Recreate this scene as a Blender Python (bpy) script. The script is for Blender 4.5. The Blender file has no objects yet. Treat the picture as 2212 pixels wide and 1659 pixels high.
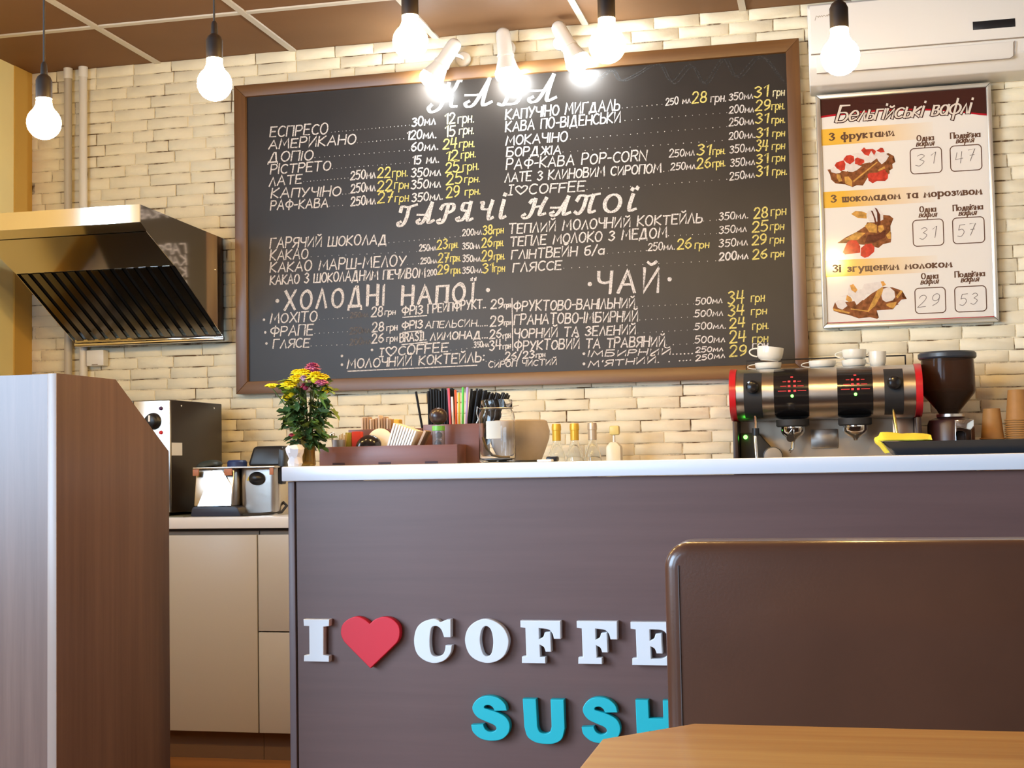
import bpy, bmesh, math, random
from mathutils import Vector, Matrix
random.seed(7)
scene = bpy.context.scene
C = scene.collection
PI = math.pi

# ---------------------------------------------------------------- camera
cam_data = bpy.data.cameras.new('camera')
cam = bpy.data.objects.new('camera', cam_data); C.objects.link(cam)
cam_data.sensor_width = 36.0; cam_data.lens = 48.3805; cam_data.clip_start = 0.02
RGT, UPV, FWD = Vector((0.97441, 0.224005, -0.018613)), Vector((0.030665, -0.050443, 0.998256)), Vector((-0.222675, 0.973282, 0.056021))
rot = Matrix((RGT, UPV, -FWD)).transposed().to_4x4()
cam.matrix_world = Matrix.Translation((0, 0, 1.03)) @ rot
scene.camera = cam
# ---------------------------------------------------------------- world, daylight, exposure
world = bpy.data.worlds.new('world'); scene.world = world; world.use_nodes = True
bg = world.node_tree.nodes['Background']; bg.inputs[0].default_value = (0.55, 0.72, 1.0, 1); bg.inputs[1].default_value = 1.0
DAY = 20.0
# left-wall window out of the frame, and a narrow one added for steel reflections: (y0, y1, z0, z1)
WINS = [(-1.50, 1.25, 0.95, 2.62), (2.85, 3.14, 1.34, 2.35)]
for y0, y1, z0, z1 in WINS:
    sun_l = bpy.data.lights.new('daylight', 'AREA'); sun_l.shape = 'RECTANGLE'
    sun_l.size = y1 - y0; sun_l.size_y = z1 - z0
    sun_l.energy = DAY * math.pi * (y1 - y0) * (z1 - z0); sun_l.color = (0.52, 0.74, 1.0)
    sun_o = bpy.data.objects.new('daylight', sun_l); C.objects.link(sun_o)
    sun_o.location = (-3.262, (y0 + y1) / 2, (z0 + z1) / 2)
    sun_o.rotation_euler = (PI / 2, 0, -PI / 2)
FWIN = (-3.05, -1.75, 0.60, 2.35)                       # window in the wall behind the camera (x0, x1, z0, z1)
sun_l = bpy.data.lights.new('daylight', 'AREA'); sun_l.shape = 'RECTANGLE'; sun_l.size = FWIN[1] - FWIN[0]; sun_l.size_y = FWIN[3] - FWIN[2]
sun_l.energy = DAY * .4 * math.pi * sun_l.size * sun_l.size_y; sun_l.color = (0.52, 0.74, 1.0)
sun_o = bpy.data.objects.new('daylight', sun_l); C.objects.link(sun_o)
sun_o.location = ((FWIN[0] + FWIN[1]) / 2, -2.52, (FWIN[2] + FWIN[3]) / 2); sun_o.rotation_euler = (PI / 2, 0, 0)
BULB = 205.0; SPOT = 120.0
BULB_COL = (1.0, 0.635, 0.215); SPOT_COL = (0.84, 0.94, 1.0)
vs = scene.view_settings
scene.display_settings.display_device = 'sRGB'
vs.view_transform = 'Standard'; vs.look = 'None'; vs.gamma = 1.0; vs.use_curve_mapping = False
vs.exposure = 0.48

scene.cycles.max_bounces = 8; scene.cycles.diffuse_bounces = 4; scene.cycles.glossy_bounces = 4; scene.cycles.transmission_bounces = 8
scene.cycles.caustics_reflective = False; scene.cycles.caustics_refractive = False

# ---------------------------------------------------------------- helpers
def s2l(c):
    return tuple(((x / 255 + .055) / 1.055) ** 2.4 if x / 255 > .04045 else x / 255 / 12.92 for x in c)
def mat(name, col, rough=.5, metal=0., emit=None, es=0., noise=0., nscale=8., bump=0., bscale=40., trans=0., ior=1.45, coat=0., alpha=1., stretch=None, spec=.5):
    m = bpy.data.materials.new(name); m.use_nodes = True
    nt = m.node_tree; N = nt.nodes; L = nt.links; b = N['Principled BSDF']
    c = tuple(col) + (1,)
    b.inputs['Base Color'].default_value = c
    b.inputs['Roughness'].default_value = rough; b.inputs['Metallic'].default_value = metal
    b.inputs['Specular IOR Level'].default_value = spec
    b.inputs['Transmission Weight'].default_value = trans; b.inputs['IOR'].default_value = ior
    b.inputs['Coat Weight'].default_value = coat; b.inputs['Coat Roughness'].default_value = .1
    b.inputs['Alpha'].default_value = alpha
    if emit: b.inputs['Emission Color'].default_value = tuple(emit) + (1,); b.inputs['Emission Strength'].default_value = es
    if noise or bump:
        tc = N.new('ShaderNodeTexCoord'); src = tc.outputs['Object']
        mp = N.new('ShaderNodeMapping'); L.new(src, mp.inputs[0]); mp.inputs['Scale'].default_value = stretch or (1, 1, 1)
        src = mp.outputs[0]
    if noise:
        n = N.new('ShaderNodeTexNoise'); n.inputs['Scale'].default_value = nscale; n.inputs['Detail'].default_value = 6
        L.new(src, n.inputs['Vector'])
        r = N.new('ShaderNodeValToRGB'); L.new(n.outputs['Fac'], r.inputs[0])
        r.color_ramp.elements[0].position = .3; r.color_ramp.elements[1].position = .7
        r.color_ramp.elements[0].color = tuple(x * (1 - noise) for x in col) + (1,)
        r.color_ramp.elements[1].color = tuple(min(1, x * (1 + noise)) for x in col) + (1,)
        L.new(r.outputs[0], b.inputs['Base Color'])
    if bump:
        n2 = N.new('ShaderNodeTexNoise'); n2.inputs['Scale'].default_value = bscale; n2.inputs['Detail'].default_value = 5
        L.new(src, n2.inputs['Vector'])
        bp = N.new('ShaderNodeBump'); bp.inputs['Strength'].default_value = bump; bp.inputs['Distance'].default_value = .004
        L.new(n2.outputs['Fac'], bp.inputs['Height']); L.new(bp.outputs[0], b.inputs['Normal'])
    return m
def wood(name, dark, light, axis, rough=.4, scale=1., coat=0., spec=.5):
    m = bpy.data.materials.new(name); m.use_nodes = True
    nt = m.node_tree; N = nt.nodes; L = nt.links; b = N['Principled BSDF']
    b.inputs['Roughness'].default_value = rough; b.inputs['Coat Weight'].default_value = coat
    b.inputs['Specular IOR Level'].default_value = spec
    tc = N.new('ShaderNodeTexCoord'); mp = N.new('ShaderNodeMapping'); L.new(tc.outputs['Object'], mp.inputs[0])
    sc = [40 * scale] * 3; sc[axis] = 1.6 * scale; mp.inputs['Scale'].default_value = sc
    n = N.new('ShaderNodeTexNoise'); n.inputs['Scale'].default_value = 1.; n.inputs['Detail'].default_value = 8; n.inputs['Roughness'].default_value = .65
    L.new(mp.outputs[0], n.inputs['Vector'])
    mp2 = N.new('ShaderNodeMapping'); L.new(tc.outputs['Object'], mp2.inputs[0])
    sc2 = [7 * scale] * 3; sc2[axis] = .5 * scale; mp2.inputs['Scale'].default_value = sc2
    n2 = N.new('ShaderNodeTexNoise'); n2.inputs['Scale'].default_value = 1.; n2.inputs['Detail'].default_value = 3
    L.new(mp2.outputs[0], n2.inputs['Vector'])
    mx = N.new('ShaderNodeMath'); mx.operation = 'MULTIPLY_ADD'; mx.inputs[1].default_value = .55
    L.new(n.outputs['Fac'], mx.inputs[0])
    m3 = N.new('ShaderNodeMath'); m3.operation = 'MULTIPLY'; m3.inputs[1].default_value = .45; L.new(n2.outputs['Fac'], m3.inputs[0])
    L.new(m3.outputs[0], mx.inputs[2])
    r = N.new('ShaderNodeValToRGB'); L.new(mx.outputs[0], r.inputs[0])
    r.color_ramp.elements[0].position = .32; r.color_ramp.elements[1].position = .68
    r.color_ramp.elements[0].color = tuple(dark) + (1,); r.color_ramp.elements[1].color = tuple(light) + (1,)
    L.new(r.outputs[0], b.inputs['Base Color'])
    bp = N.new('ShaderNodeBump'); bp.inputs['Strength'].default_value = .08; bp.inputs['Distance'].default_value = .002
    L.new(mx.outputs[0], bp.inputs['Height']); L.new(bp.outputs[0], b.inputs['Normal'])
    return m

def nb(): return bmesh.new()
def box(bm, lo, hi, bev=0., seg=2, rz=0., piv=None):
    t = bmesh.new(); bmesh.ops.create_cube(t, size=1)
    for v in t.verts:
        v.co = Vector([(lo[i] + hi[i]) / 2 + v.co[i] * (hi[i] - lo[i]) for i in range(3)])
    if bev: bmesh.ops.bevel(t, geom=list(t.edges), offset=bev, segments=seg, affect='EDGES', profile=.5)
    if rz:
        p = Vector(piv or [(lo[i] + hi[i]) / 2 for i in range(3)])
        bmesh.ops.rotate(t, verts=t.verts, cent=p, matrix=Matrix.Rotation(rz, 3, 'Z'))
    merge(bm, t)
def merge(bm, t, M=None):
    me = bpy.data.meshes.new('tmp'); 
    if M is not None: t.transform(M)
    t.to_mesh(me); t.free(); bm.from_mesh(me); bpy.data.meshes.remove(me)
def lathe(bm, prof, c=(0, 0, 0), seg=32, M=None, cap0=True, cap1=True, sx=1., sy=1.):
    t = bmesh.new(); rings = []
    for r, z in prof:
        rings.append([t.verts.new((r * sx * math.cos(2 * PI * k / seg), r * sy * math.sin(2 * PI * k / seg), z)) for k in range(seg)])
    for a, b in zip(rings, rings[1:]):
        for k in range(seg):
            t.faces.new((a[k], a[(k + 1) % seg], b[(k + 1) % seg], b[k]))
    if cap0: t.faces.new(rings[0][::-1])
    if cap1: t.faces.new(rings[-1])
    bmesh.ops.recalc_face_normals(t, faces=t.faces)
    merge(bm, t, Matrix.Translation(c) @ (M if M is not None else Matrix()))
def tube(bm, pts, r, seg=10, caps=True):
    pts = [Vector(p) for p in pts]; t = bmesh.new(); rings = []
    rr = r if isinstance(r, (list, tuple)) else [r] * len(pts)
    up = None
    for i, p in enumerate(pts):
        d = (pts[min(i + 1, len(pts) - 1)] - pts[max(i - 1, 0)]).normalized()
        if up is None: up = d.orthogonal().normalized()
        up = (up - d * up.dot(d)).normalized(); s = d.cross(up)
        rings.append([t.verts.new(p + rr[i] * (up * math.cos(2 * PI * k / seg) + s * math.sin(2 * PI * k / seg))) for k in range(seg)])
    for a, b in zip(rings, rings[1:]):
        for k in range(seg): t.faces.new((a[k], a[(k + 1) % seg], b[(k + 1) % seg], b[k]))
    if caps: t.faces.new(rings[0][::-1]); t.faces.new(rings[-1])
    bmesh.ops.recalc_face_normals(t, faces=t.faces)
    merge(bm, t)
def prism(bm, poly, axis, a, b, bev=0.):
    """poly: 2D points in the two other axes (order x,y,z without axis)"""
    t = bmesh.new()
    def mk(p, w):
        c = list(p); c.insert(axis, w); return t.verts.new(c)
    A = [mk(p, a) for p in poly]; B = [mk(p, b) for p in poly]; n = len(poly)
    t.faces.new(A); t.faces.new(B[::-1])
    for k in range(n): t.faces.new((A[k], B[k], B[(k + 1) % n], A[(k + 1) % n]))
    bmesh.ops.recalc_face_normals(t, faces=t.faces)
    if bev: bmesh.ops.bevel(t, geom=list(t.edges), offset=bev, segments=2, affect='EDGES', profile=.5)
    merge(bm, t)
def sphere(bm, c, r, seg=24, sc=(1, 1, 1)):
    t = bmesh.new(); bmesh.ops.create_uvsphere(t, u_segments=seg, v_segments=seg // 2, radius=r)
    for v in t.verts: v.co = Vector((c[0] + v.co.x * sc[0], c[1] + v.co.y * sc[1], c[2] + v.co.z * sc[2]))
    merge(bm, t)
def obj(name, bm, m, parent=None, smooth=True, ang=35, label=None):
    """link a bmesh given in world coordinates as one mesh object (a child of parent when given)"""
    me = bpy.data.meshes.new(name)
    if parent is not None:
        p = parent; off = Vector((0, 0, 0))
        while p is not None: off += p.location; p = p.parent
        bmesh.ops.translate(bm, verts=bm.verts, vec=-off)
        o_loc = Vector((0, 0, 0))
    bm.to_mesh(me); bm.free()
    for x in (m if isinstance(m, (list, tuple)) else [m]): me.materials.append(x)
    if smooth and len(me.polygons):
        me.polygons.foreach_set('use_smooth', [True] * len(me.polygons)); me.set_sharp_from_angle(angle=math.radians(ang))
    o = bpy.data.objects.new(name, me); C.objects.link(o)
    if parent is not None: o.parent = parent
    if label: o['label'] = label
    return o
def tag(o, label, cat, group=None):
    o['label'] = label; o['category'] = cat
    if group: o['group'] = group
    return o
def thing(name, label, cat, loc=(0, 0, 0), group=None):
    o = bpy.data.objects.new(name, None); C.objects.link(o); o.location = loc; o.empty_display_size = .05
    return tag(o, label, cat, group)
def single(name, bm, m, label, cat, group=None, **k):
    return tag(obj(name, bm, m, None, **k), label, cat, group)
def struct(name, bm, m, parent=None, **k):
    o = obj(name, bm, m, parent, **k)
    if parent is None: o['kind'] = 'structure'
    return o
def dup(root, loc, label=None, group=None):
    r = root.copy(); C.objects.link(r); r.location = loc
    if label: r['label'] = label
    if group: r['group'] = group
    for ch in list(root.children):
        c = ch.copy(); C.objects.link(c); c.parent = r
        for g in list(ch.children):
            d = g.copy(); C.objects.link(d); d.parent = c
    return r
def smoothline(pts, n=6, closed=False):
    if len(pts) < 3: return list(pts)
    out = []; P = [Vector((p[0], p[1])) for p in pts]; N = len(P)
    for i in range(N if closed else N - 1):
        p0 = P[(i - 1) % N] if closed or i > 0 else P[0] * 2 - P[1]
        p1 = P[i]; p2 = P[(i + 1) % N]
        p3 = P[(i + 2) % N] if closed or i + 2 < N else P[-1] * 2 - P[-2]
        for k in range(n):
            t = k / n
            out.append(.5 * ((2 * p1) + (p2 - p0) * t + (2 * p0 - 5 * p1 + 4 * p2 - p3) * t * t + (3 * p1 - p0 - 3 * p2 + p3) * t ** 3))
    out.append(P[0].copy() if closed else P[-1].copy())
    return [(v.x, v.y) for v in out]
# ---------------------------------------------------------------- materials
M = {}
M['brick'] = mat('painted_brick', (.85, .77, .575), .75, noise=.04, nscale=14, bump=.45, bscale=55)
M['yellow'] = mat('yellow_paint', (.93, .82, .42), .6, noise=.03, nscale=5)
M['cream_wall'] = mat('cream_paint', (.70, .62, .50), .7)
M['tile'] = mat('ceiling_tile_brown', (.215, .108, .048), .6, noise=.06, nscale=3, spec=.2)
M['grid'] = mat('ceiling_grid_cream', (.62, .56, .46), .5)
M['floor'] = wood('floor_laminate', s2l((120, 78, 42)), s2l((165, 112, 62)), 0, .35)
M['bar_wood'] = wood('bar_laminate', s2l((93, 67, 62)), s2l((107, 78, 72)), 0, .42)
M['bar_edge'] = mat('bar_edge_band', s2l((112, 98, 100)), .4)
M['screen_wood'] = wood('screen_laminate', s2l((86, 63, 55)), s2l((118, 91, 80)), 2, .35)
M['screen_edge'] = mat('screen_edge_band', s2l((150, 130, 118)), .35)
M['table_wood'] = wood('table_laminate', s2l((172, 114, 52)), s2l((206, 152, 78)), 0, .25)
M['frame_wood'] = wood('board_frame_stain', s2l((90, 58, 30)), s2l((120, 82, 43)), 0, .35)
M['frame_wood_v'] = wood('board_frame_stain_vertical', s2l((90, 58, 30)), s2l((120, 82, 43)), 2, .35)
M['white_top'] = mat('white_worktop', (.68, .68, .71), .25)
M['beige_door'] = mat('beige_cabinet_front', (.46, .43, .39), .35)
M['carcass'] = mat('cabinet_carcass', (.30, .24, .19), .6)
M['plinth'] = mat('brown_plinth', (.16, .09, .05), .5)
M['dark_gap'] = mat('dark_gap', (.02, .02, .03), .6)
M['white_plastic'] = mat('white_plastic', (.80, .77, .72), .35)
M['white_pipe'] = mat('white_pipe', (.72, .68, .62), .4)
M['black_plastic'] = mat('black_plastic', (.012, .012, .014), .35)
M['black_matte'] = mat('black_matte', (.02, .018, .018), .6)
M['socket'] = mat('pendant_socket_brown', (.016, .011, .009), .5, spec=.3)
M['bulb'] = mat('bulb_glow', (1, .9, .7), .3, emit=BULB_COL, es=BULB)
M['spot_glow'] = mat('spot_glow', (1, 1, 1), .3, emit=SPOT_COL, es=SPOT)
M['steel'] = mat('polished_steel', (.82, .79, .75), .08, 1.)
M['steel_b'] = mat('brushed_steel', (.60, .56, .51), .28, 1., bump=.06, bscale=60, stretch=(1, 1, 30))
M['chrome'] = mat('chrome', (.78, .78, .78), .08, 1.)
M['filter'] = mat('filter_steel_dark', (.20, .19, .18), .16, 1.)
M['cup'] = mat('white_porcelain', (.82, .78, .68), .2, coat=.4)
M['red'] = mat('red_enamel', (.55, .015, .02), .3)
M['sign_white'] = mat('sign_white_paint', (.74, .75, .76), .45)
M['sign_red'] = mat('sign_red_paint', (.66, .012, .03), .45)
M['sign_teal'] = mat('sign_teal_paint', (.01, .46, .52), .45)
M['leather'] = mat('brown_leatherette', (.074, .029, .016), .28, spec=.45, coat=.25, bump=.04, bscale=220, noise=.08, nscale=6)
M['seam'] = mat('seam_thread', (.05, .03, .025), .5)
M['glass'] = mat('clear_glass', (1, 1, 1), .02, trans=1., ior=1.28)
M['board'] = mat('chalkboard_paint', (.026, .0195, .015), .41, noise=.2, nscale=3, spec=.35)
def chalk(name, col, lo=.36):
    m = mat(name, col, .9); nt = m.node_tree; N = nt.nodes; L = nt.links; b = N['Principled BSDF']
    tc = N.new('ShaderNodeTexCoord'); n = N.new('ShaderNodeTexNoise'); n.inputs['Scale'].default_value = 260; n.inputs['Detail'].default_value = 3
    L.new(tc.outputs['Object'], n.inputs['Vector'])
    r = N.new('ShaderNodeValToRGB'); L.new(n.outputs['Fac'], r.inputs[0])
    r.color_ramp.elements[0].position = lo; r.color_ramp.elements[1].position = lo + .16
    r.color_ramp.elements[0].color = tuple(x * .45 for x in col) + (1,); r.color_ramp.elements[1].color = tuple(col) + (1,)
    L.new(r.outputs[0], b.inputs['Base Color']); return m
M['chalk'] = chalk('white_chalk', (.70, .64, .60))
M['chalk_y'] = chalk('yellow_chalk', (.72, .60, .17))
M['chalk_p'] = chalk('pale_yellow_chalk', (.74, .68, .42))
M['chalk_d'] = chalk('worn_chalk', (.16, .14, .13), .42)
M['chalk_f'] = chalk('smudged_chalk', (.062, .055, .05), .5)

# ---------------------------------------------------------------- setting
WX0, WX1, WY0, WY1, CZ = -3.24, 2.3, -2.4, 5.15, 2.705
# back wall of painted brick slips, each brick modelled on the one wall mesh
def brick_wall():
    t = bmesh.new(); rnd = random.Random(3)
    box(t, (WX0 - .1, WY1, 0), (WX1, WY1 + .12, CZ))
    z = 0.; row = 0
    while z < CZ - .004:
        h = (.0436 if z < 1.42 else .0472) + rnd.uniform(-.0012, .0012)
        x = WX0 - rnd.uniform(.02, .17)
        while x < WX1:
            w = rnd.choice([.172, .178, .184, .19, .165]) + rnd.uniform(-.006, .006)
            if rnd.random() < .07: w *= .55
            gx, gz = rnd.uniform(.0010, .0020), rnd.uniform(.0010, .0023)
            a, b_ = max(x + gx, WX0 + .001), min(x + w - gx, WX1); c, d = z + gz, min(z + h - gz, CZ)
            if b_ - a > .02 and d - c > .008:
                p = rnd.uniform(.0040, .0056); e = rnd.uniform(.0018, .0032)
                j = lambda: rnd.uniform(-.0012, .0012)
                n = 5
                def ring(ins, y):
                    pts = []
                    for k in range(n): pts.append((a + ins + (b_ - a - 2 * ins) * k / (n - 1), c + ins))
                    for k in range(1, 2): pts.append((b_ - ins, (c + d) / 2))
                    for k in range(n): pts.append((b_ - ins - (b_ - a - 2 * ins) * k / (n - 1), d - ins))
                    pts.append((a + ins, (c + d) / 2))
                    return pts
                jit = [(j(), j()) for _ in range(2 * n + 2)]
                cut = .45 * e
                R0 = [t.verts.new((q[0] + o[0], WY1, q[1] + o[1])) for q, o in zip(ring(0, 0), jit)]
                R1 = [t.verts.new((q[0] + o[0], WY1 - p + e, q[1] + o[1])) for q, o in zip(ring(0.0004, 0), jit)]
                R2 = [t.verts.new((q[0] + o[0], WY1 - p, q[1] + o[1])) for q, o in zip(ring(e, 0), jit)]
                m = len(R0)
                for A, B in ((R0, R1), (R1, R2)):
                    for k in range(m): t.faces.new((A[k], A[(k + 1) % m], B[(k + 1) % m], B[k]))
                t.faces.new(R2)
            x += w
        z += h; row += 1
    bmesh.ops.recalc_face_normals(t, faces=t.faces)
    for f in t.faces: f.material_index = 0
    return t
bm = brick_wall()
# joints: the plane behind the bricks shows bare brown mortar in places
joint = mat('mortar_joint', (.5, .4, .3), .9); nt = joint.node_tree
n_ = nt.nodes.new('ShaderNodeTexNoise'); n_.inputs['Scale'].default_value = 7; n_.inputs['Detail'].default_value = 8; n_.inputs['Roughness'].default_value = .7
tc_ = nt.nodes.new('ShaderNodeTexCoord'); nt.links.new(tc_.outputs['Object'], n_.inputs['Vector'])
r_ = nt.nodes.new('ShaderNodeValToRGB'); nt.links.new(n_.outputs['Fac'], r_.inputs[0])
r_.color_ramp.elements[0].position = .42; r_.color_ramp.elements[1].position = .54
r_.color_ramp.elements[0].color = (.10, .055, .025, 1); r_.color_ramp.elements[1].color = (.74, .66, .50, 1)
nt.links.new(r_.outputs[0], nt.nodes['Principled BSDF'].inputs['Base Color'])
for f in bm.faces:
    if all(abs(v.co.y - WY1) < 1e-6 for v in f.verts): f.material_index = 1
struct('wall_back', bm, [M['brick'], joint], ang=60)
bm = nb(); T = .14; yprev = WY0
for y0, y1, z0, z1 in WINS:
    box(bm, (WX0 - T, yprev, 0), (WX0, y0, CZ)); box(bm, (WX0 - T, y0, 0), (WX0, y1, z0)); box(bm, (WX0 - T, y0, z1), (WX0, y1, CZ)); yprev = y1
box(bm, (WX0 - T, yprev, 0), (WX0, WY1, CZ))
struct('wall_left', bm, M['yellow'], smooth=False)
for i, (y0, y1, z0, z1) in enumerate(WINS):
    bm = nb(); n = 3 if i == 0 else 1
    for k in range(n + 1):
        y = y0 + (y1 - y0) * k / n
        box(bm, (WX0 - .09, y - (.03 if k else 0), z0), (WX0 - .03, y + (.03 if k < n else 0), z1))
    for z in (z0, z1 - .05): box(bm, (WX0 - .09, y0, z), (WX0 - .03, y1, z + .05))
    struct('window_%d' % (i + 1), bm, M['white_plastic'], smooth=False)  # the narrow second one is added for the hood and oven reflections
bm = nb(); box(bm, (WX1, WY0, 0), (WX1 + .1, WY1 + .12, CZ)); struct('wall_right', bm, M['cream_wall'], smooth=False)
bm = nb(); box(bm, (WX0 - T, WY0 - .1, 0), (FWIN[0], WY0, CZ)); box(bm, (FWIN[0], WY0 - .1, 0), (FWIN[1], WY0, FWIN[2])); box(bm, (FWIN[0], WY0 - .1, FWIN[3]), (FWIN[1], WY0, CZ)); box(bm, (FWIN[1], WY0 - .1, 0), (WX1 + .1, WY0, CZ)); struct('wall_front', bm, mat('front_wall_brown', (.20, .12, .08), .6), smooth=False)
bm = nb()
for a, b_, c, d in ((FWIN[0], FWIN[0] + .05, FWIN[2], FWIN[3]), (FWIN[1] - .05, FWIN[1], FWIN[2], FWIN[3]), (FWIN[0], FWIN[1], FWIN[2], FWIN[2] + .05), (FWIN[0], FWIN[1], FWIN[3] - .05, FWIN[3])): box(bm, (a, WY0 - .08, c), (b_, WY0 - .03, d))
struct('window_3', bm, M['white_plastic'], smooth=False)
bm = nb(); box(bm, (WX0 - T, WY0 - .1, -.06), (WX1 + .1, WY1 + .12, 0)); struct('floor', bm, M['floor'], smooth=False)
bm = nb(); box(bm, (WX0 - T, WY0 - .1, CZ), (WX1 + .1, WY1 + .12, CZ + .05)); ceil_o = struct('ceiling', bm, M['tile'], smooth=False)
bm = nb()
for k in range(-2, 8):
    x = -2.655 + .598 * k
    if WX0 < x < WX1: box(bm, (x - .013, WY0, CZ - .007), (x + .013, WY1 - .001, CZ))
for k in range(12):
    y = 4.655 - .598 * k
    if y > WY0: box(bm, (WX0, y - .013, CZ - .006), (WX1, y + .013, CZ))
obj('ceiling_grid', bm, M['grid'], ceil_o, smooth=False)
bm = nb(); box(bm, (WX0, 5.02, 0), (WX0 + .006, WY1 - .004, CZ - .001)); struct('wall_strip_1', bm, mat('ochre_corner_strip', (.62, .38, .08), .6), smooth=False)  # thin strip in a darker ochre along the wall corner
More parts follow.
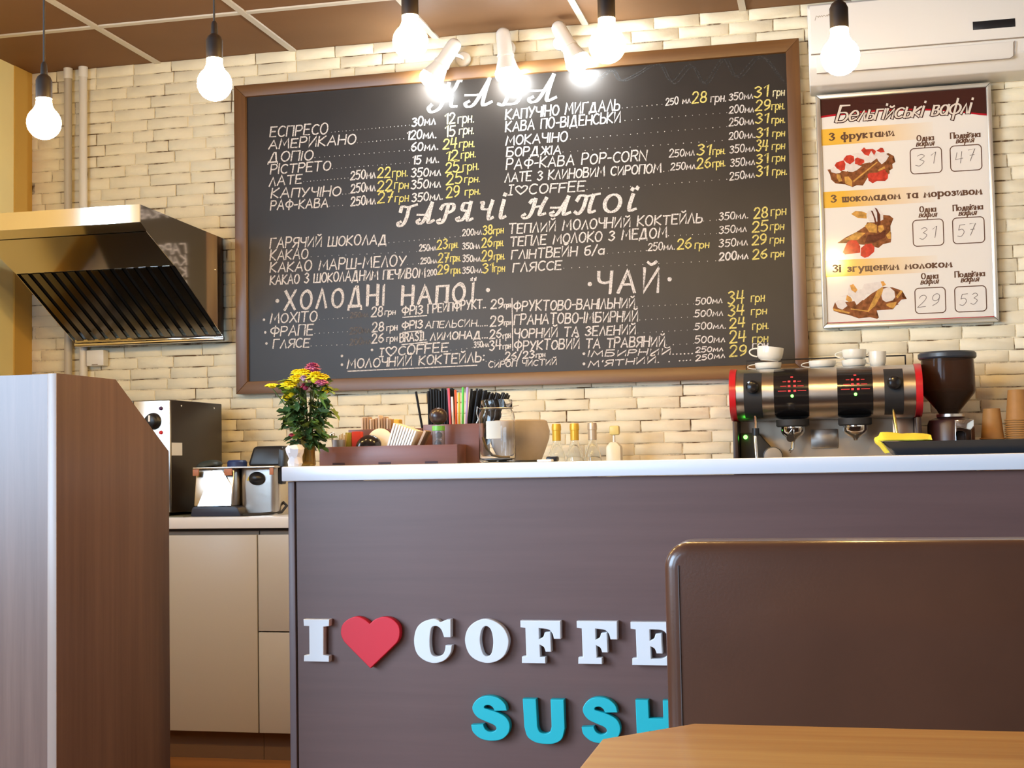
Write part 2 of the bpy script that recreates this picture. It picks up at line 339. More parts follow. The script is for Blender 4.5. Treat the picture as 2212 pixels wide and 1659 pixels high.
CHALK=[('ЕСПРЕСО', -2.1443, 2.3463, -1.8975, 2.3417, 0.0449, 'w'),
('АМЕРИКАНО', -2.1511, 2.2969, -1.7815, 2.2934, 0.041, 'w'),
('ДОПІО', -2.1545, 2.2444, -1.9614, 2.2418, 0.0411, 'w'),
('РІСТРЕТО', -2.1441, 2.1964, -1.8883, 2.1953, 0.0391, 'w'),
('ЛАТЕ', -2.1499, 2.147, -2.0092, 2.1511, 0.0392, 'w'),
('КАПУЧІНО', -2.142, 2.0994, -1.8462, 2.0914, 0.0409, 'w'),
('РАФ-КАВА', -2.1455, 2.0501, -1.9009, 2.0485, 0.039, 'w'),
('30мл', -1.5506, 2.345, -1.453, 2.348, 0.0366, 'w'),
('120мл.', -1.5726, 2.2952, -1.4513, 2.2942, 0.0347, 'w'),
('60мл.', -1.5551, 2.2478, -1.4442, 2.2478, 0.0365, 'w'),
('15 мл.', -1.5503, 2.196, -1.4424, 2.1965, 0.0365, 'w'),
('350мл', -1.5567, 2.1453, -1.4354, 2.145, 0.0364, 'w'),
('350мл', -1.5574, 2.0991, -1.4361, 2.0993, 0.0364, 'w'),
('350мл.', -1.5551, 2.0479, -1.429, 2.0511, 0.0364, 'w'),
('12', -1.4164, 2.3453, -1.3743, 2.3474, 0.0455, 'p'),
('грн.', -1.3641, 2.3441, -1.2991, 2.3443, 0.0472, 'p'),
('15', -1.4172, 2.2944, -1.3752, 2.2964, 0.0455, 'p'),
('грн.', -1.3602, 2.3008, -1.2999, 2.2992, 0.0436, 'p'),
('24', -1.4258, 2.2465, -1.3682, 2.2476, 0.0436, 'y'),
('грн.', -1.3603, 2.2496, -1.2981, 2.2478, 0.0435, 'y'),
('12', -1.4162, 2.1998, -1.3666, 2.199, 0.0436, 'y'),
('грн.', -1.3535, 2.2059, -1.2942, 2.2073, 0.0398, 'y'),
('25', -1.4169, 2.154, -1.3619, 2.1557, 0.0435, 'y'),
('грн.', -1.3469, 2.1547, -1.2821, 2.1577, 0.0452, 'y'),
('25', -1.4151, 2.1056, -1.3498, 2.109, 0.0453, 'y'),
('грн.', -1.3421, 2.1111, -1.2798, 2.1096, 0.0361, 'y'),
('29', -1.4159, 2.0548, -1.361, 2.0591, 0.0453, 'y'),
('грн.', -1.3402, 2.0601, -1.2783, 2.0617, 0.0361, 'y'),
('250мл', -1.8059, 2.1511, -1.7015, 2.1523, 0.0368, 'w'),
('22', -1.6946, 2.1518, -1.6413, 2.1508, 0.044, 'y'),
('грн.', -1.6333, 2.1502, -1.5698, 2.1512, 0.0439, 'y'),
('250мл', -1.8056, 2.0994, -1.7022, 2.1009, 0.0368, 'w'),
('22', -1.696, 2.0977, -1.6341, 2.099, 0.044, 'y'),
('грн', -1.626, 2.1036, -1.5675, 2.1025, 0.0439, 'y'),
('250мл', -1.8063, 2.0478, -1.7029, 2.0495, 0.0368, 'w'),
('27', -1.6966, 2.0515, -1.6319, 2.0525, 0.0439, 'y'),
('грн', -1.6243, 2.0521, -1.5683, 2.0514, 0.0402, 'y'),
('КАПУЧІНО МИГДАЛЬ', -1.1733, 2.3455, -0.7283, 2.3494, 0.0429, 'w'),
('КАВА ПО-ВІДЕНСЬКИ', -1.1742, 2.2974, -0.7266, 2.303, 0.0411, 'w'),
('МОКАЧІНО', -1.1752, 2.2448, -0.9329, 2.2442, 0.0376, 'w'),
('БОРДЖІА', -1.1733, 2.2003, -0.9591, 2.1969, 0.0358, 'w'),
('РАФ-КАВА POP-CORN', -1.1742, 2.1505, -0.6307, 2.1498, 0.0426, 'w'),
('ЛАТЕ З КЛИНОВИМ СИРОПОМ', -1.1808, 2.1013, -0.5779, 2.1006, 0.0372, 'w'),
('I♥COFFEE', -1.1704, 2.0509, -0.8685, 2.0487, 0.0392, 'w'),
('250 мл', -0.556, 2.3527, -0.4624, 2.3562, 0.0281, 'w'),
('28', -0.4573, 2.3532, -0.4023, 2.3542, 0.042, 'y'),
('грн.', -0.3886, 2.3531, -0.3308, 2.3515, 0.0383, 'w'),
('350мл', -0.3204, 2.3533, -0.2319, 2.3544, 0.0278, 'w'),
('31', -0.229, 2.3569, -0.177, 2.3583, 0.0433, 'y'),
('грн', -0.1594, 2.3569, -0.1178, 2.3564, 0.038, 'p'),
('200мл', -0.3217, 2.3053, -0.2305, 2.3036, 0.0295, 'w'),
('29', -0.2251, 2.3086, -0.1709, 2.3071, 0.0415, 'y'),
('грн.', -0.1659, 2.3067, -0.1193, 2.3059, 0.0379, 'y'),
('250мл', -0.323, 2.2572, -0.2317, 2.2585, 0.0295, 'w'),
('31', -0.2264, 2.2608, -0.1798, 2.26, 0.038, 'y'),
('грн.', -0.1673, 2.2565, -0.1187, 2.2555, 0.0345, 'y'),
('200мл.', -0.3244, 2.2065, -0.2279, 2.2076, 0.0294, 'w'),
('31', -0.2242, 2.2073, -0.1812, 2.2096, 0.038, 'y'),
('грн', -0.1659, 2.2058, -0.1207, 2.2053, 0.0344, 'y'),
('250мл', -0.5474, 2.155, -0.4521, 2.1565, 0.0297, 'w'),
('31', -0.444, 2.156, -0.3938, 2.1552, 0.0453, 'y'),
('грн.', -0.386, 2.1546, -0.3392, 2.1544, 0.0347, 'y'),
('350мл', -0.3232, 2.1557, -0.2307, 2.1573, 0.0294, 'w'),
('34', -0.2268, 2.157, -0.1828, 2.1566, 0.0414, 'y'),
('грн', -0.1684, 2.1582, -0.1221, 2.1577, 0.0378, 'y'),
('250мл', -0.5433, 2.1062, -0.4505, 2.1055, 0.0297, 'w'),
('26', -0.4465, 2.1052, -0.3925, 2.107, 0.04, 'y'),
('грн.', -0.3872, 2.1067, -0.3405, 2.1088, 0.0382, 'y'),
('350мл', -0.3219, 2.105, -0.2321, 2.1069, 0.0294, 'w'),
('31', -0.227, 2.1092, -0.184, 2.1116, 0.0379, 'y'),
('грн', -0.1697, 2.1134, -0.1234, 2.1129, 0.0378, 'y'),
('250мл', -0.3259, 2.0546, -0.2335, 2.0592, 0.0293, 'w'),
('31', -0.2283, 2.0616, -0.1854, 2.064, 0.0379, 'y'),
('грн.', -0.17, 2.063, -0.1177, 2.0623, 0.0378, 'y'),
('ГАРЯЧИЙ ШОКОЛАД', -2.1483, 1.8973, -1.6583, 1.888, 0.0424, 'w'),
('КАКАО', -2.1487, 1.8484, -1.9867, 1.8475, 0.0426, 'w'),
('КАКАО МАРШ-МЕЛОУ', -2.1492, 1.7997, -1.5827, 1.7983, 0.0441, 'w'),
('КАКАО З ШОКОЛАДНИМ ПЕЧИВОМ', -2.1496, 1.7511, -1.5047, 1.7491, 0.0403, 'w'),
('200мл', -1.3535, 1.9024, -1.2759, 1.9051, 0.027, 'w'),
('38', -1.2712, 1.9029, -1.2326, 1.9051, 0.0377, 'y'),
('грн', -1.2302, 1.9049, -1.1895, 1.905, 0.0358, 'y'),
('250мл', -1.5277, 1.8525, -1.459, 1.8535, 0.0253, 'w'),
('23', -1.4565, 1.8558, -1.4125, 1.8583, 0.0379, 'y'),
('грн.', -1.4077, 1.8581, -1.3711, 1.8585, 0.0343, 'y'),
('350мл', -1.3544, 1.8504, -1.2841, 1.8515, 0.027, 'w'),
('26', -1.2769, 1.8535, -1.2335, 1.856, 0.0394, 'y'),
('грн.', -1.2288, 1.8557, -1.1904, 1.8558, 0.0358, 'y'),
('250мл', -1.5236, 1.8026, -1.4573, 1.8037, 0.0253, 'w'),
('27', -1.4525, 1.8035, -1.4086, 1.804, 0.0397, 'y'),
('грн.', -1.4037, 1.8057, -1.3622, 1.8059, 0.036, 'y'),
('350мл', -1.3552, 1.8013, -1.2829, 1.8019, 0.0269, 'w'),
('29', -1.2778, 1.8016, -1.2345, 1.8023, 0.0394, 'y'),
('грн.', -1.2297, 1.8039, -1.1866, 1.8042, 0.0357, 'y'),
('200', -1.4974, 1.7537, -1.4581, 1.7565, 0.0253, 'w'),
('29', -1.4558, 1.7587, -1.4093, 1.7611, 0.0397, 'y'),
('грн.', -1.4019, 1.7586, -1.3611, 1.7588, 0.036, 'y'),
('350мл', -1.356, 1.7564, -1.2786, 1.7571, 0.0269, 'w'),
('31', -1.2764, 1.7546, -1.2329, 1.7575, 0.0394, 'y'),
('грн', -1.2287, 1.7573, -1.1875, 1.7574, 0.0357, 'y'),
('МОХІТО', -2.1511, 1.5956, -1.9513, 1.5971, 0.0424, 'w'),
('250мл', -1.8154, 1.6035, -1.7396, 1.6055, 0.0219, 'd'),
('28', -1.7275, 1.605, -1.68, 1.605, 0.0382, 'w'),
('грн', -1.6723, 1.6099, -1.6277, 1.6099, 0.0272, 'w'),
('ФРАПЕ', -2.1516, 1.545, -1.9698, 1.5426, 0.0424, 'w'),
('250мл', -1.8181, 1.5394, -1.7329, 1.5434, 0.0273, 'd'),
('28', -1.7254, 1.5449, -1.6756, 1.5484, 0.0381, 'w'),
('грн', -1.6656, 1.5474, -1.621, 1.548, 0.0344, 'w'),
('ГЛЯСЕ', -2.1392, 1.4965, -1.9855, 1.4951, 0.0368, 'w'),
('200мл', -1.8186, 1.496, -1.7289, 1.4998, 0.0255, 'd'),
('26', -1.726, 1.4997, -1.6763, 1.5031, 0.0381, 'w'),
('грн', -1.6662, 1.5045, -1.6217, 1.5054, 0.0326, 'w'),
('ФРІЗ', -1.603, 1.607, -1.5169, 1.6077, 0.0343, 'w'),
('ГРЕЙПФРУКТ..', -1.4974, 1.6093, -1.2642, 1.6204, 0.0359, 'w'),
('29', -1.2451, 1.6152, -1.1949, 1.6174, 0.0392, 'w'),
('грн', -1.193, 1.6174, -1.1663, 1.6189, 0.0249, 'w'),
('ФРІЗ', -1.6039, 1.5497, -1.5177, 1.5533, 0.0325, 'w'),
('АПЕЛЬСИН.....', -1.5078, 1.5508, -1.2581, 1.5501, 0.0287, 'w'),
('29', -1.249, 1.5476, -1.1961, 1.5499, 0.0391, 'w'),
('грн', -1.1943, 1.5498, -1.1676, 1.5514, 0.0249, 'w'),
('BRASIL', -1.6119, 1.5007, -1.5037, 1.5056, 0.0361, 'w'),
('ЛИМОНАД...', -1.489, 1.5032, -1.259, 1.5034, 0.0322, 'w'),
('26', -1.2521, 1.5007, -1.2043, 1.5037, 0.0356, 'w'),
('грн', -1.1994, 1.4987, -1.1685, 1.5023, 0.0284, 'w'),
('I♥COFFEE', -1.6973, 1.4464, -1.4167, 1.4575, 0.0378, 'w'),
('350мл', -1.3151, 1.4681, -1.255, 1.4705, 0.0231, 'w'),
('34', -1.2529, 1.4541, -1.2051, 1.4593, 0.0391, 'w'),
('грн', -1.2002, 1.4591, -1.1693, 1.461, 0.0284, 'w'),
('МОЛОЧНИЙ КОКТЕЙЛЬ:', -1.8297, 1.4058, -1.2752, 1.4133, 0.0378, 'w'),
('26/23', -1.1937, 1.4158, -1.0774, 1.4223, 0.0301, 'w'),
('грн', -1.072, 1.4221, -1.0361, 1.4244, 0.0229, 'w'),
('СИРОП ЧИСТИЙ', -1.2592, 1.3896, -0.992, 1.3923, 0.023, 'w'),
('ТЕПЛИЙ МОЛОЧНИЙ КОКТЕЙЛЬ', -1.1705, 1.9016, -0.4295, 1.9032, 0.0387, 'w'),
('ТЕПЛЕ МОЛОКО З МЕДОМ', -1.1658, 1.852, -0.5632, 1.8545, 0.0388, 'w'),
('ГЛІНТВЕЙН б/а', -1.1611, 1.8021, -0.8003, 1.803, 0.0389, 'w'),
('ГЛЯССЕ', -1.1566, 1.7527, -0.9653, 1.7542, 0.0373, 'w'),
('350мл.', -0.369, 1.9077, -0.2623, 1.9094, 0.0293, 'w'),
('28', -0.2416, 1.9057, -0.1899, 1.9083, 0.0429, 'y'),
('грн', -0.1795, 1.9129, -0.124, 1.9148, 0.0411, 'y'),
('350мл', -0.3704, 1.8573, -0.2689, 1.8596, 0.0293, 'w'),
('25', -0.2493, 1.8559, -0.1913, 1.858, 0.0394, 'y'),
('грн', -0.1837, 1.8601, -0.1338, 1.8599, 0.0376, 'y'),
('250мл.', -0.636, 1.8075, -0.5351, 1.8076, 0.0296, 'w'),
('26', -0.527, 1.8072, -0.4714, 1.8096, 0.0399, 'y'),
('грн', -0.4612, 1.8063, -0.4084, 1.8063, 0.038, 'y'),
('350мл', -0.3717, 1.8069, -0.2661, 1.8095, 0.0292, 'w'),
('29', -0.2506, 1.8087, -0.1978, 1.811, 0.0377, 'y'),
('грн', -0.1861, 1.8104, -0.1352, 1.8101, 0.0376, 'y'),
('200мл', -0.3731, 1.7566, -0.2654, 1.759, 0.0309, 'w'),
('26', -0.2511, 1.7555, -0.1967, 1.7582, 0.0377, 'y'),
('грн', -0.1839, 1.7601, -0.1367, 1.7603, 0.0341, 'y'),
('ФРУКТОВО-ВАНІЛЬНИЙ', -1.157, 1.6025, -0.6894, 1.5958, 0.0404, 'w'),
('ГРАНАТОВО-ІМБИРНИЙ', -1.1549, 1.5504, -0.6801, 1.5446, 0.0404, 'w'),
('ЧОРНИЙ ТА ЗЕЛЕНИЙ', -1.1559, 1.4986, -0.6889, 1.4967, 0.0368, 'w'),
('ФРУКТОВИЙ ТА ТРАВЯНИЙ', -1.1568, 1.4522, -0.581, 1.4474, 0.0385, 'w'),
('ІМБИРНИЙ......', -0.8714, 1.4177, -0.4764, 1.415, 0.0243, 'w'),
("М'ЯТНИЙ. . ....", -0.8723, 1.3776, -0.4839, 1.3912, 0.0242, 'w'),
('500мл', -0.4637, 1.5965, -0.3644, 1.6001, 0.0258, 'w'),
('34', -0.3446, 1.5941, -0.2839, 1.5965, 0.048, 'y'),
('грн', -0.2605, 1.5984, -0.2116, 1.5986, 0.041, 'y'),
('500мл', -0.4678, 1.5517, -0.363, 1.5526, 0.0258, 'w'),
('34', -0.3458, 1.5492, -0.2852, 1.5519, 0.0428, 'y'),
('грн', -0.2618, 1.551, -0.2052, 1.5517, 0.0375, 'y'),
('500мл.', -0.469, 1.5042, -0.3538, 1.5048, 0.0257, 'w'),
('24', -0.3409, 1.5043, -0.2842, 1.5071, 0.041, 'y'),
('грн.', -0.2584, 1.4959, -0.1991, 1.4976, 0.0392, 'y'),
('500мл', -0.4703, 1.4538, -0.3581, 1.4553, 0.0274, 'w'),
('24', -0.3424, 1.449, -0.2801, 1.4546, 0.0444, 'y'),
('грн', -0.2597, 1.4487, -0.203, 1.4494, 0.0408, 'y'),
('250мл', -0.4683, 1.4194, -0.3665, 1.4214, 0.0206, 'w'),
('29', -0.3438, 1.3992, -0.2816, 1.4023, 0.0443, 'y'),
('грн', -0.2603, 1.4277, -0.2036, 1.4282, 0.0306, 'w'),
('250мл', -0.4691, 1.3878, -0.3604, 1.3972, 0.0205, 'w')]
HEADS=[('КАВА', -1.4604, 2.4049, -0.9655, 2.4031, 0.1032, 'w'),
('ГАРЯЧІ', -1.6048, 1.9578, -1.1738, 1.9602, 0.0759, 'w'),
('НАПОЇ', -1.1047, 1.9598, -0.6667, 1.9606, 0.0708, 'w'),
('ХОЛОДНІ', -2.0889, 1.6463, -1.6742, 1.65, 0.0751, 'w'),
('НАПОЇ', -1.6024, 1.6468, -1.307, 1.6482, 0.0684, 'w'),
('ЧАЙ', -0.8336, 1.6553, -0.6, 1.6506, 0.0873, 'w')]
RULES= [(-1.5988, 1.5969, -1.5022, 1.5999), (-1.5997, 1.5382, -1.5227, 1.5418), (-1.6047, 1.4905, -1.5014, 1.4965), (-1.8276, 1.394, -1.3048, 1.4), (-1.1615, 1.6518, -1.1624, 1.4524)]
DOTS= [(-1.8835, 2.344, -1.5612, 2.3483, 22), (-1.7758, 2.2937, -1.5847, 2.2968, 13), (-1.9547, 2.2467, -1.5627, 2.2494, 20), (-1.8813, 2.1972, -1.5634, 2.2, 18), (-2.0027, 2.1531, -1.8161, 2.156, 14), (-1.84, 2.0929, -1.813, 2.093, 3), (-1.8947, 2.0482, -1.8406, 2.0486, 4), (-0.7207, 2.3522, -0.5699, 2.3548, 9), (-0.7112, 2.3037, -0.33, 2.305, 16), (-0.9221, 2.2479, -0.3314, 2.2529, 24), (-0.9518, 2.2, -0.3499, 2.202, 22), (-0.5693, 2.1, -0.5519, 2.1006, 2), (-0.8621, 2.0501, -0.3368, 2.0553, 20), (-1.6513, 1.8892, -1.3624, 1.8989, 15), (-1.9747, 1.8512, -1.5386, 1.8487, 16), (-1.577, 1.7998, -1.5318, 1.8012, 3), (-1.9426, 1.5993, -1.8269, 1.6018, 7), (-1.9626, 1.545, -1.8276, 1.5471, 8), (-1.9787, 1.4961, -1.8282, 1.496, 8), (-1.4069, 1.4589, -1.322, 1.4648, 5), (-1.268, 1.4112, -1.1986, 1.416, 5), (-0.4261, 1.9047, -0.3783, 1.9054, 3), (-0.558, 1.8565, -0.3796, 1.8554, 9), (-0.7897, 1.8024, -0.6425, 1.8053, 8), (-0.9576, 1.7546, -0.3857, 1.7538, 20), (-0.6824, 1.5962, -0.4717, 1.5974, 11), (-0.6731, 1.5453, -0.473, 1.5492, 10), (-0.6813, 1.497, -0.4742, 1.501, 10), (-0.5751, 1.4479, -0.4756, 1.4494, 5)]
BULLETS= [(-2.1193, 1.6843), (-1.2558, 1.688), (-2.1772, 1.6113), (-2.1721, 1.5606), (-2.1674, 1.516), (-1.7264, 1.4741), (-1.8512, 1.4209), (-1.8508, 1.4549), (-0.8593, 1.6922), (-0.5579, 1.6965), (-0.8874, 1.4297), (-0.8882, 1.3912)]
MOUNT= [(-0.8135, 2.4752), (-0.7595, 2.5064), (-0.7286, 2.4647), (-0.6718, 2.4814), (-0.5833, 2.5183), (-0.533, 2.4383), (-0.4622, 2.4994), (-0.4124, 2.425), (-0.3414, 2.5155), (-0.2923, 2.4415), (-0.2055, 2.5127), (-0.1243, 2.4105)]
PTEXT=[('З фруктами', 0.0382, 2.1764, 0.2627, 2.1791, 0.0255, 'b'),
('З шоколадом та морозивом', 0.0378, 1.9496, 0.557, 1.9486, 0.0252, 'b'),
('Зі згущеним молоком', 0.0357, 1.6948, 0.447, 1.6938, 0.0251, 'b'),
('Одна', 0.3445, 2.1523, 0.401, 2.1529, 0.0202, 'b'),
('вафля', 0.3412, 2.1338, 0.4036, 2.134, 0.0202, 'i'),
('Подвійна', 0.4597, 2.1534, 0.5596, 2.1534, 0.0201, 'b'),
('вафля', 0.4784, 2.1358, 0.5401, 2.1362, 0.0201, 'i'),
('Одна', 0.3458, 1.8953, 0.4002, 1.8955, 0.0201, 'b'),
('вафля', 0.3421, 1.8774, 0.4043, 1.8768, 0.0201, 'i'),
('Подвійна', 0.4601, 1.8936, 0.5597, 1.8944, 0.02, 'b'),
('вафля', 0.4786, 1.8751, 0.5399, 1.8756, 0.02, 'i'),
('Одна', 0.3437, 1.6548, 0.3998, 1.655, 0.02, 'b'),
('вафля', 0.3403, 1.6361, 0.4024, 1.6369, 0.02, 'i'),
('Подвійна', 0.4584, 1.6558, 0.5582, 1.656, 0.0199, 'b'),
('вафля', 0.4783, 1.6371, 0.5403, 1.6383, 0.0199, 'i'),
('31', 0.3355, 2.0608, 0.4077, 2.0695, 0.0555, 'h'),
('47', 0.4726, 2.0601, 0.5441, 2.072, 0.0551, 'h'),
('31', 0.341, 1.7966, 0.4017, 1.8017, 0.0568, 'h'),
('57', 0.4714, 1.7995, 0.5345, 1.8044, 0.0565, 'h'),
('29', 0.3264, 1.5534, 0.4061, 1.5599, 0.0565, 'h'),
('53', 0.4706, 1.5537, 0.5351, 1.5575, 0.0545, 'h'),
('Бельгійські', 0.0634, 2.2431, 0.3753, 2.242, 0.0458, 's'),
('вафлі', 0.3977, 2.242, 0.5375, 2.2416, 0.0453, 's')]
PBOX= [(0.319, 2.1261, 0.4268, 2.0346), (0.4565, 2.1258, 0.5627, 2.0351), (0.3193, 1.8671, 0.4242, 1.7731), (0.4563, 1.8671, 0.5633, 1.7751), (0.3189, 1.6221, 0.4231, 1.5312), (0.4552, 1.6211, 0.5617, 1.531)]
PCURVE= [(0.0077, 2.2609), (0.0541, 2.2643), (0.218, 2.2691), (0.3951, 2.2591), (0.4902, 2.2452), (0.5811, 2.2266)]
PBAND= [(2.2186, 2.159), (1.9888, 1.9294), (1.7377, 1.6774)]
PLINE = (1.5098,)
WAFF1= {'brown': [[(0.0272, 2.0701), (0.0367, 2.0709), (0.0593, 2.068), (0.0951, 2.0587), (0.1358, 2.081), (0.1758, 2.0866), (0.2053, 2.1012), (0.2428, 2.1166), (0.2621, 2.1042), (0.2552, 2.0923), (0.2666, 2.0819), (0.2559, 2.0757), (0.2567, 2.0591), (0.2433, 2.0518), (0.2456, 2.042), (0.2269, 2.0335), (0.1673, 2.0305), (0.1469, 2.0125), (0.1506, 2.0039), (0.1294, 2.0067), (0.1146, 2.0007), (0.0883, 2.012), (0.0832, 2.0179), (0.0768, 2.0266), (0.0618, 2.0165), (0.0538, 2.0184), (0.0395, 2.0332), (0.0361, 2.0515)]], 'gold': [[(0.0865, 2.0399), (0.1012, 2.0403), (0.114, 2.0229), (0.112, 2.0022), (0.0885, 2.0162)], [(0.1153, 2.0228), (0.2023, 2.0876), (0.2048, 2.0846), (0.1205, 2.0197)], [(0.0589, 2.0528), (0.0721, 2.0491), (0.0781, 2.0252), (0.0673, 2.0231), (0.0597, 2.0375)], [(0.2039, 2.0571), (0.2281, 2.0693), (0.2304, 2.0609), (0.2077, 2.0527)]], 'cream': [[(0.0379, 2.0694), (0.0489, 2.0784), (0.0765, 2.06), (0.071, 2.0548), (0.0576, 2.0542), (0.0417, 2.0595)], [(0.0929, 2.0727), (0.0947, 2.0865), (0.1066, 2.0843), (0.1228, 2.0929), (0.1239, 2.0832), (0.1489, 2.0746), (0.1298, 2.0606), (0.1164, 2.0559), (0.1004, 2.0584)], [(0.1157, 2.1211), (0.1372, 2.1252), (0.1504, 2.1215), (0.1725, 2.1076), (0.1837, 2.1275), (0.1937, 2.1103), (0.2007, 2.1208), (0.2297, 2.1188), (0.2451, 2.1054), (0.234, 2.0882), (0.2191, 2.0768), (0.2076, 2.09), (0.2027, 2.1), (0.181, 2.0849), (0.1601, 2.0932), (0.1366, 2.1058)]], 'red': [[(0.0531, 2.0837), (0.0602, 2.0944), (0.0858, 2.101), (0.092, 2.0867), (0.0887, 2.0661), (0.0752, 2.0628), (0.0608, 2.0721)], [(0.0845, 2.1038), (0.0956, 2.117), (0.1103, 2.1187), (0.1221, 2.1124), (0.1243, 2.0956), (0.1079, 2.0842), (0.0948, 2.092)], [(0.1259, 2.1038), (0.134, 2.1074), (0.1576, 2.0975), (0.1586, 2.0878), (0.1437, 2.0791), (0.1252, 2.0844)], [(0.1481, 2.1328), (0.159, 2.1431), (0.1654, 2.1357), (0.1893, 2.1354), (0.2009, 2.1264), (0.1938, 2.1116), (0.1837, 2.1289), (0.1739, 2.1102), (0.1595, 2.1167)], [(0.2022, 2.1276), (0.2171, 2.1377), (0.225, 2.1357), (0.231, 2.1201), (0.2165, 2.1197)], [(0.1677, 2.0429), (0.1745, 2.048), (0.201, 2.0476), (0.2277, 2.0583), (0.2403, 2.0396), (0.2385, 2.0245), (0.2289, 2.0155), (0.2, 2.0174), (0.1852, 2.01), (0.171, 2.0206)]]}
WAFF2= {'brown': [[(0.0537, 1.7996), (0.0836, 1.8187), (0.1214, 1.8359), (0.1551, 1.8561), (0.1609, 1.8695), (0.1886, 1.8679), (0.2171, 1.8938), (0.2406, 1.8896), (0.2534, 1.8779), (0.2423, 1.8607), (0.2377, 1.8404), (0.2438, 1.8264), (0.243, 1.8018), (0.2414, 1.7923), (0.2136, 1.7869), (0.1974, 1.7741), (0.1661, 1.7867), (0.1398, 1.7895), (0.0869, 1.7979)]], 'gold': [[(0.1062, 1.903), (0.1212, 1.9132), (0.1436, 1.9105), (0.1606, 1.9026), (0.16, 1.8833), (0.1296, 1.8865)], [(0.1525, 1.8576), (0.1688, 1.8691), (0.1949, 1.8593), (0.1939, 1.8292), (0.1676, 1.8334)], [(0.2, 1.8549), (0.2159, 1.8568), (0.2206, 1.8414), (0.207, 1.8284), (0.1981, 1.8372)], [(0.2252, 1.8192), (0.2414, 1.8347), (0.2418, 1.8046), (0.2313, 1.8065)], [(0.0821, 1.8133), (0.1214, 1.8359), (0.1543, 1.8314), (0.1271, 1.8081), (0.1005, 1.8068)]], 'cream': [[(0.1591, 1.8958), (0.1662, 1.9119), (0.1794, 1.9111), (0.189, 1.9216), (0.2072, 1.9136), (0.2185, 1.8978), (0.2178, 1.8759), (0.2058, 1.8711), (0.1899, 1.8692), (0.1689, 1.8718)]], 'choc': [[(0.1754, 1.9113), (0.182, 1.9096), (0.1916, 1.8815), (0.1949, 1.8593), (0.1896, 1.8596), (0.1839, 1.8888)], [(0.189, 1.9216), (0.1967, 1.917), (0.2079, 1.8943), (0.208, 1.8586), (0.1973, 1.8537), (0.2, 1.8948)], [(0.162, 1.8241), (0.1937, 1.8237), (0.2258, 1.8384), (0.2223, 1.8111), (0.1796, 1.7942), (0.1506, 1.7958)]], 'red': [[(0.0726, 1.7655), (0.0897, 1.8018), (0.1006, 1.8081), (0.1217, 1.8056), (0.1343, 1.7843), (0.1336, 1.761), (0.1043, 1.7584), (0.0803, 1.7569)], [(0.1345, 1.7499), (0.1367, 1.7773), (0.153, 1.7902), (0.1742, 1.7918), (0.1843, 1.7775), (0.1825, 1.7612), (0.1621, 1.7444), (0.1488, 1.7409)]]}
WAFF3= {'brown': [[(0.0308, 1.5628), (0.0389, 1.5839), (0.0891, 1.5847), (0.1407, 1.5885), (0.1903, 1.6273), (0.208, 1.6326), (0.2428, 1.6294), (0.2758, 1.6158), (0.2736, 1.5932), (0.2907, 1.5849), (0.2718, 1.5842), (0.2555, 1.5713), (0.2626, 1.568), (0.2523, 1.5639), (0.2417, 1.5507), (0.1848, 1.5486), (0.1829, 1.5351), (0.1913, 1.5226), (0.1853, 1.5183), (0.1607, 1.5254), (0.121, 1.5225), (0.0876, 1.536), (0.0583, 1.5434), (0.0335, 1.5536)]], 'gold': [[(0.1526, 1.5485), (0.1901, 1.6228), (0.208, 1.6326), (0.2104, 1.6188), (0.1795, 1.5655), (0.1554, 1.5453)], [(0.0942, 1.5601), (0.1555, 1.5484), (0.1583, 1.5437), (0.1321, 1.5494), (0.0941, 1.5556)], [(0.2176, 1.5715), (0.2557, 1.5774), (0.2478, 1.5595), (0.2403, 1.5523), (0.2203, 1.5638)], [(0.2534, 1.5956), (0.2716, 1.619), (0.2771, 1.6127), (0.259, 1.5893)], [(0.0308, 1.5628), (0.0631, 1.5554), (0.0908, 1.545), (0.0877, 1.5406), (0.0335, 1.5551)]], 'cream': [[(0.0403, 1.5838), (0.0524, 1.5924), (0.0716, 1.5901), (0.0827, 1.5698), (0.0646, 1.5568), (0.0486, 1.5636)], [(0.0911, 1.6472), (0.1059, 1.6495), (0.1199, 1.626), (0.1346, 1.6284), (0.1487, 1.6095), (0.1453, 1.5959), (0.1152, 1.5714), (0.1097, 1.5823), (0.0985, 1.6026), (0.0779, 1.6035), (0.0587, 1.6044), (0.0722, 1.6084), (0.084, 1.6094)], [(0.144, 1.6462), (0.1573, 1.6486), (0.194, 1.6515), (0.2086, 1.6523), (0.2065, 1.6326), (0.1857, 1.6199), (0.1708, 1.6115), (0.1428, 1.6067), (0.1345, 1.6253)], [(0.2026, 1.6009), (0.2107, 1.6264), (0.2313, 1.6315), (0.2482, 1.6155), (0.2504, 1.5942), (0.2413, 1.5825), (0.2178, 1.5775), (0.2064, 1.5856)]], 'orange': [[(0.0939, 1.644), (0.1058, 1.648), (0.1199, 1.626), (0.1122, 1.6157), (0.0978, 1.627)], [(0.0825, 1.6094), (0.0955, 1.5997), (0.101, 1.5872), (0.0891, 1.5832), (0.0775, 1.5913)], [(0.2013, 1.6526), (0.2116, 1.6537), (0.2199, 1.6396), (0.208, 1.6341)]]}
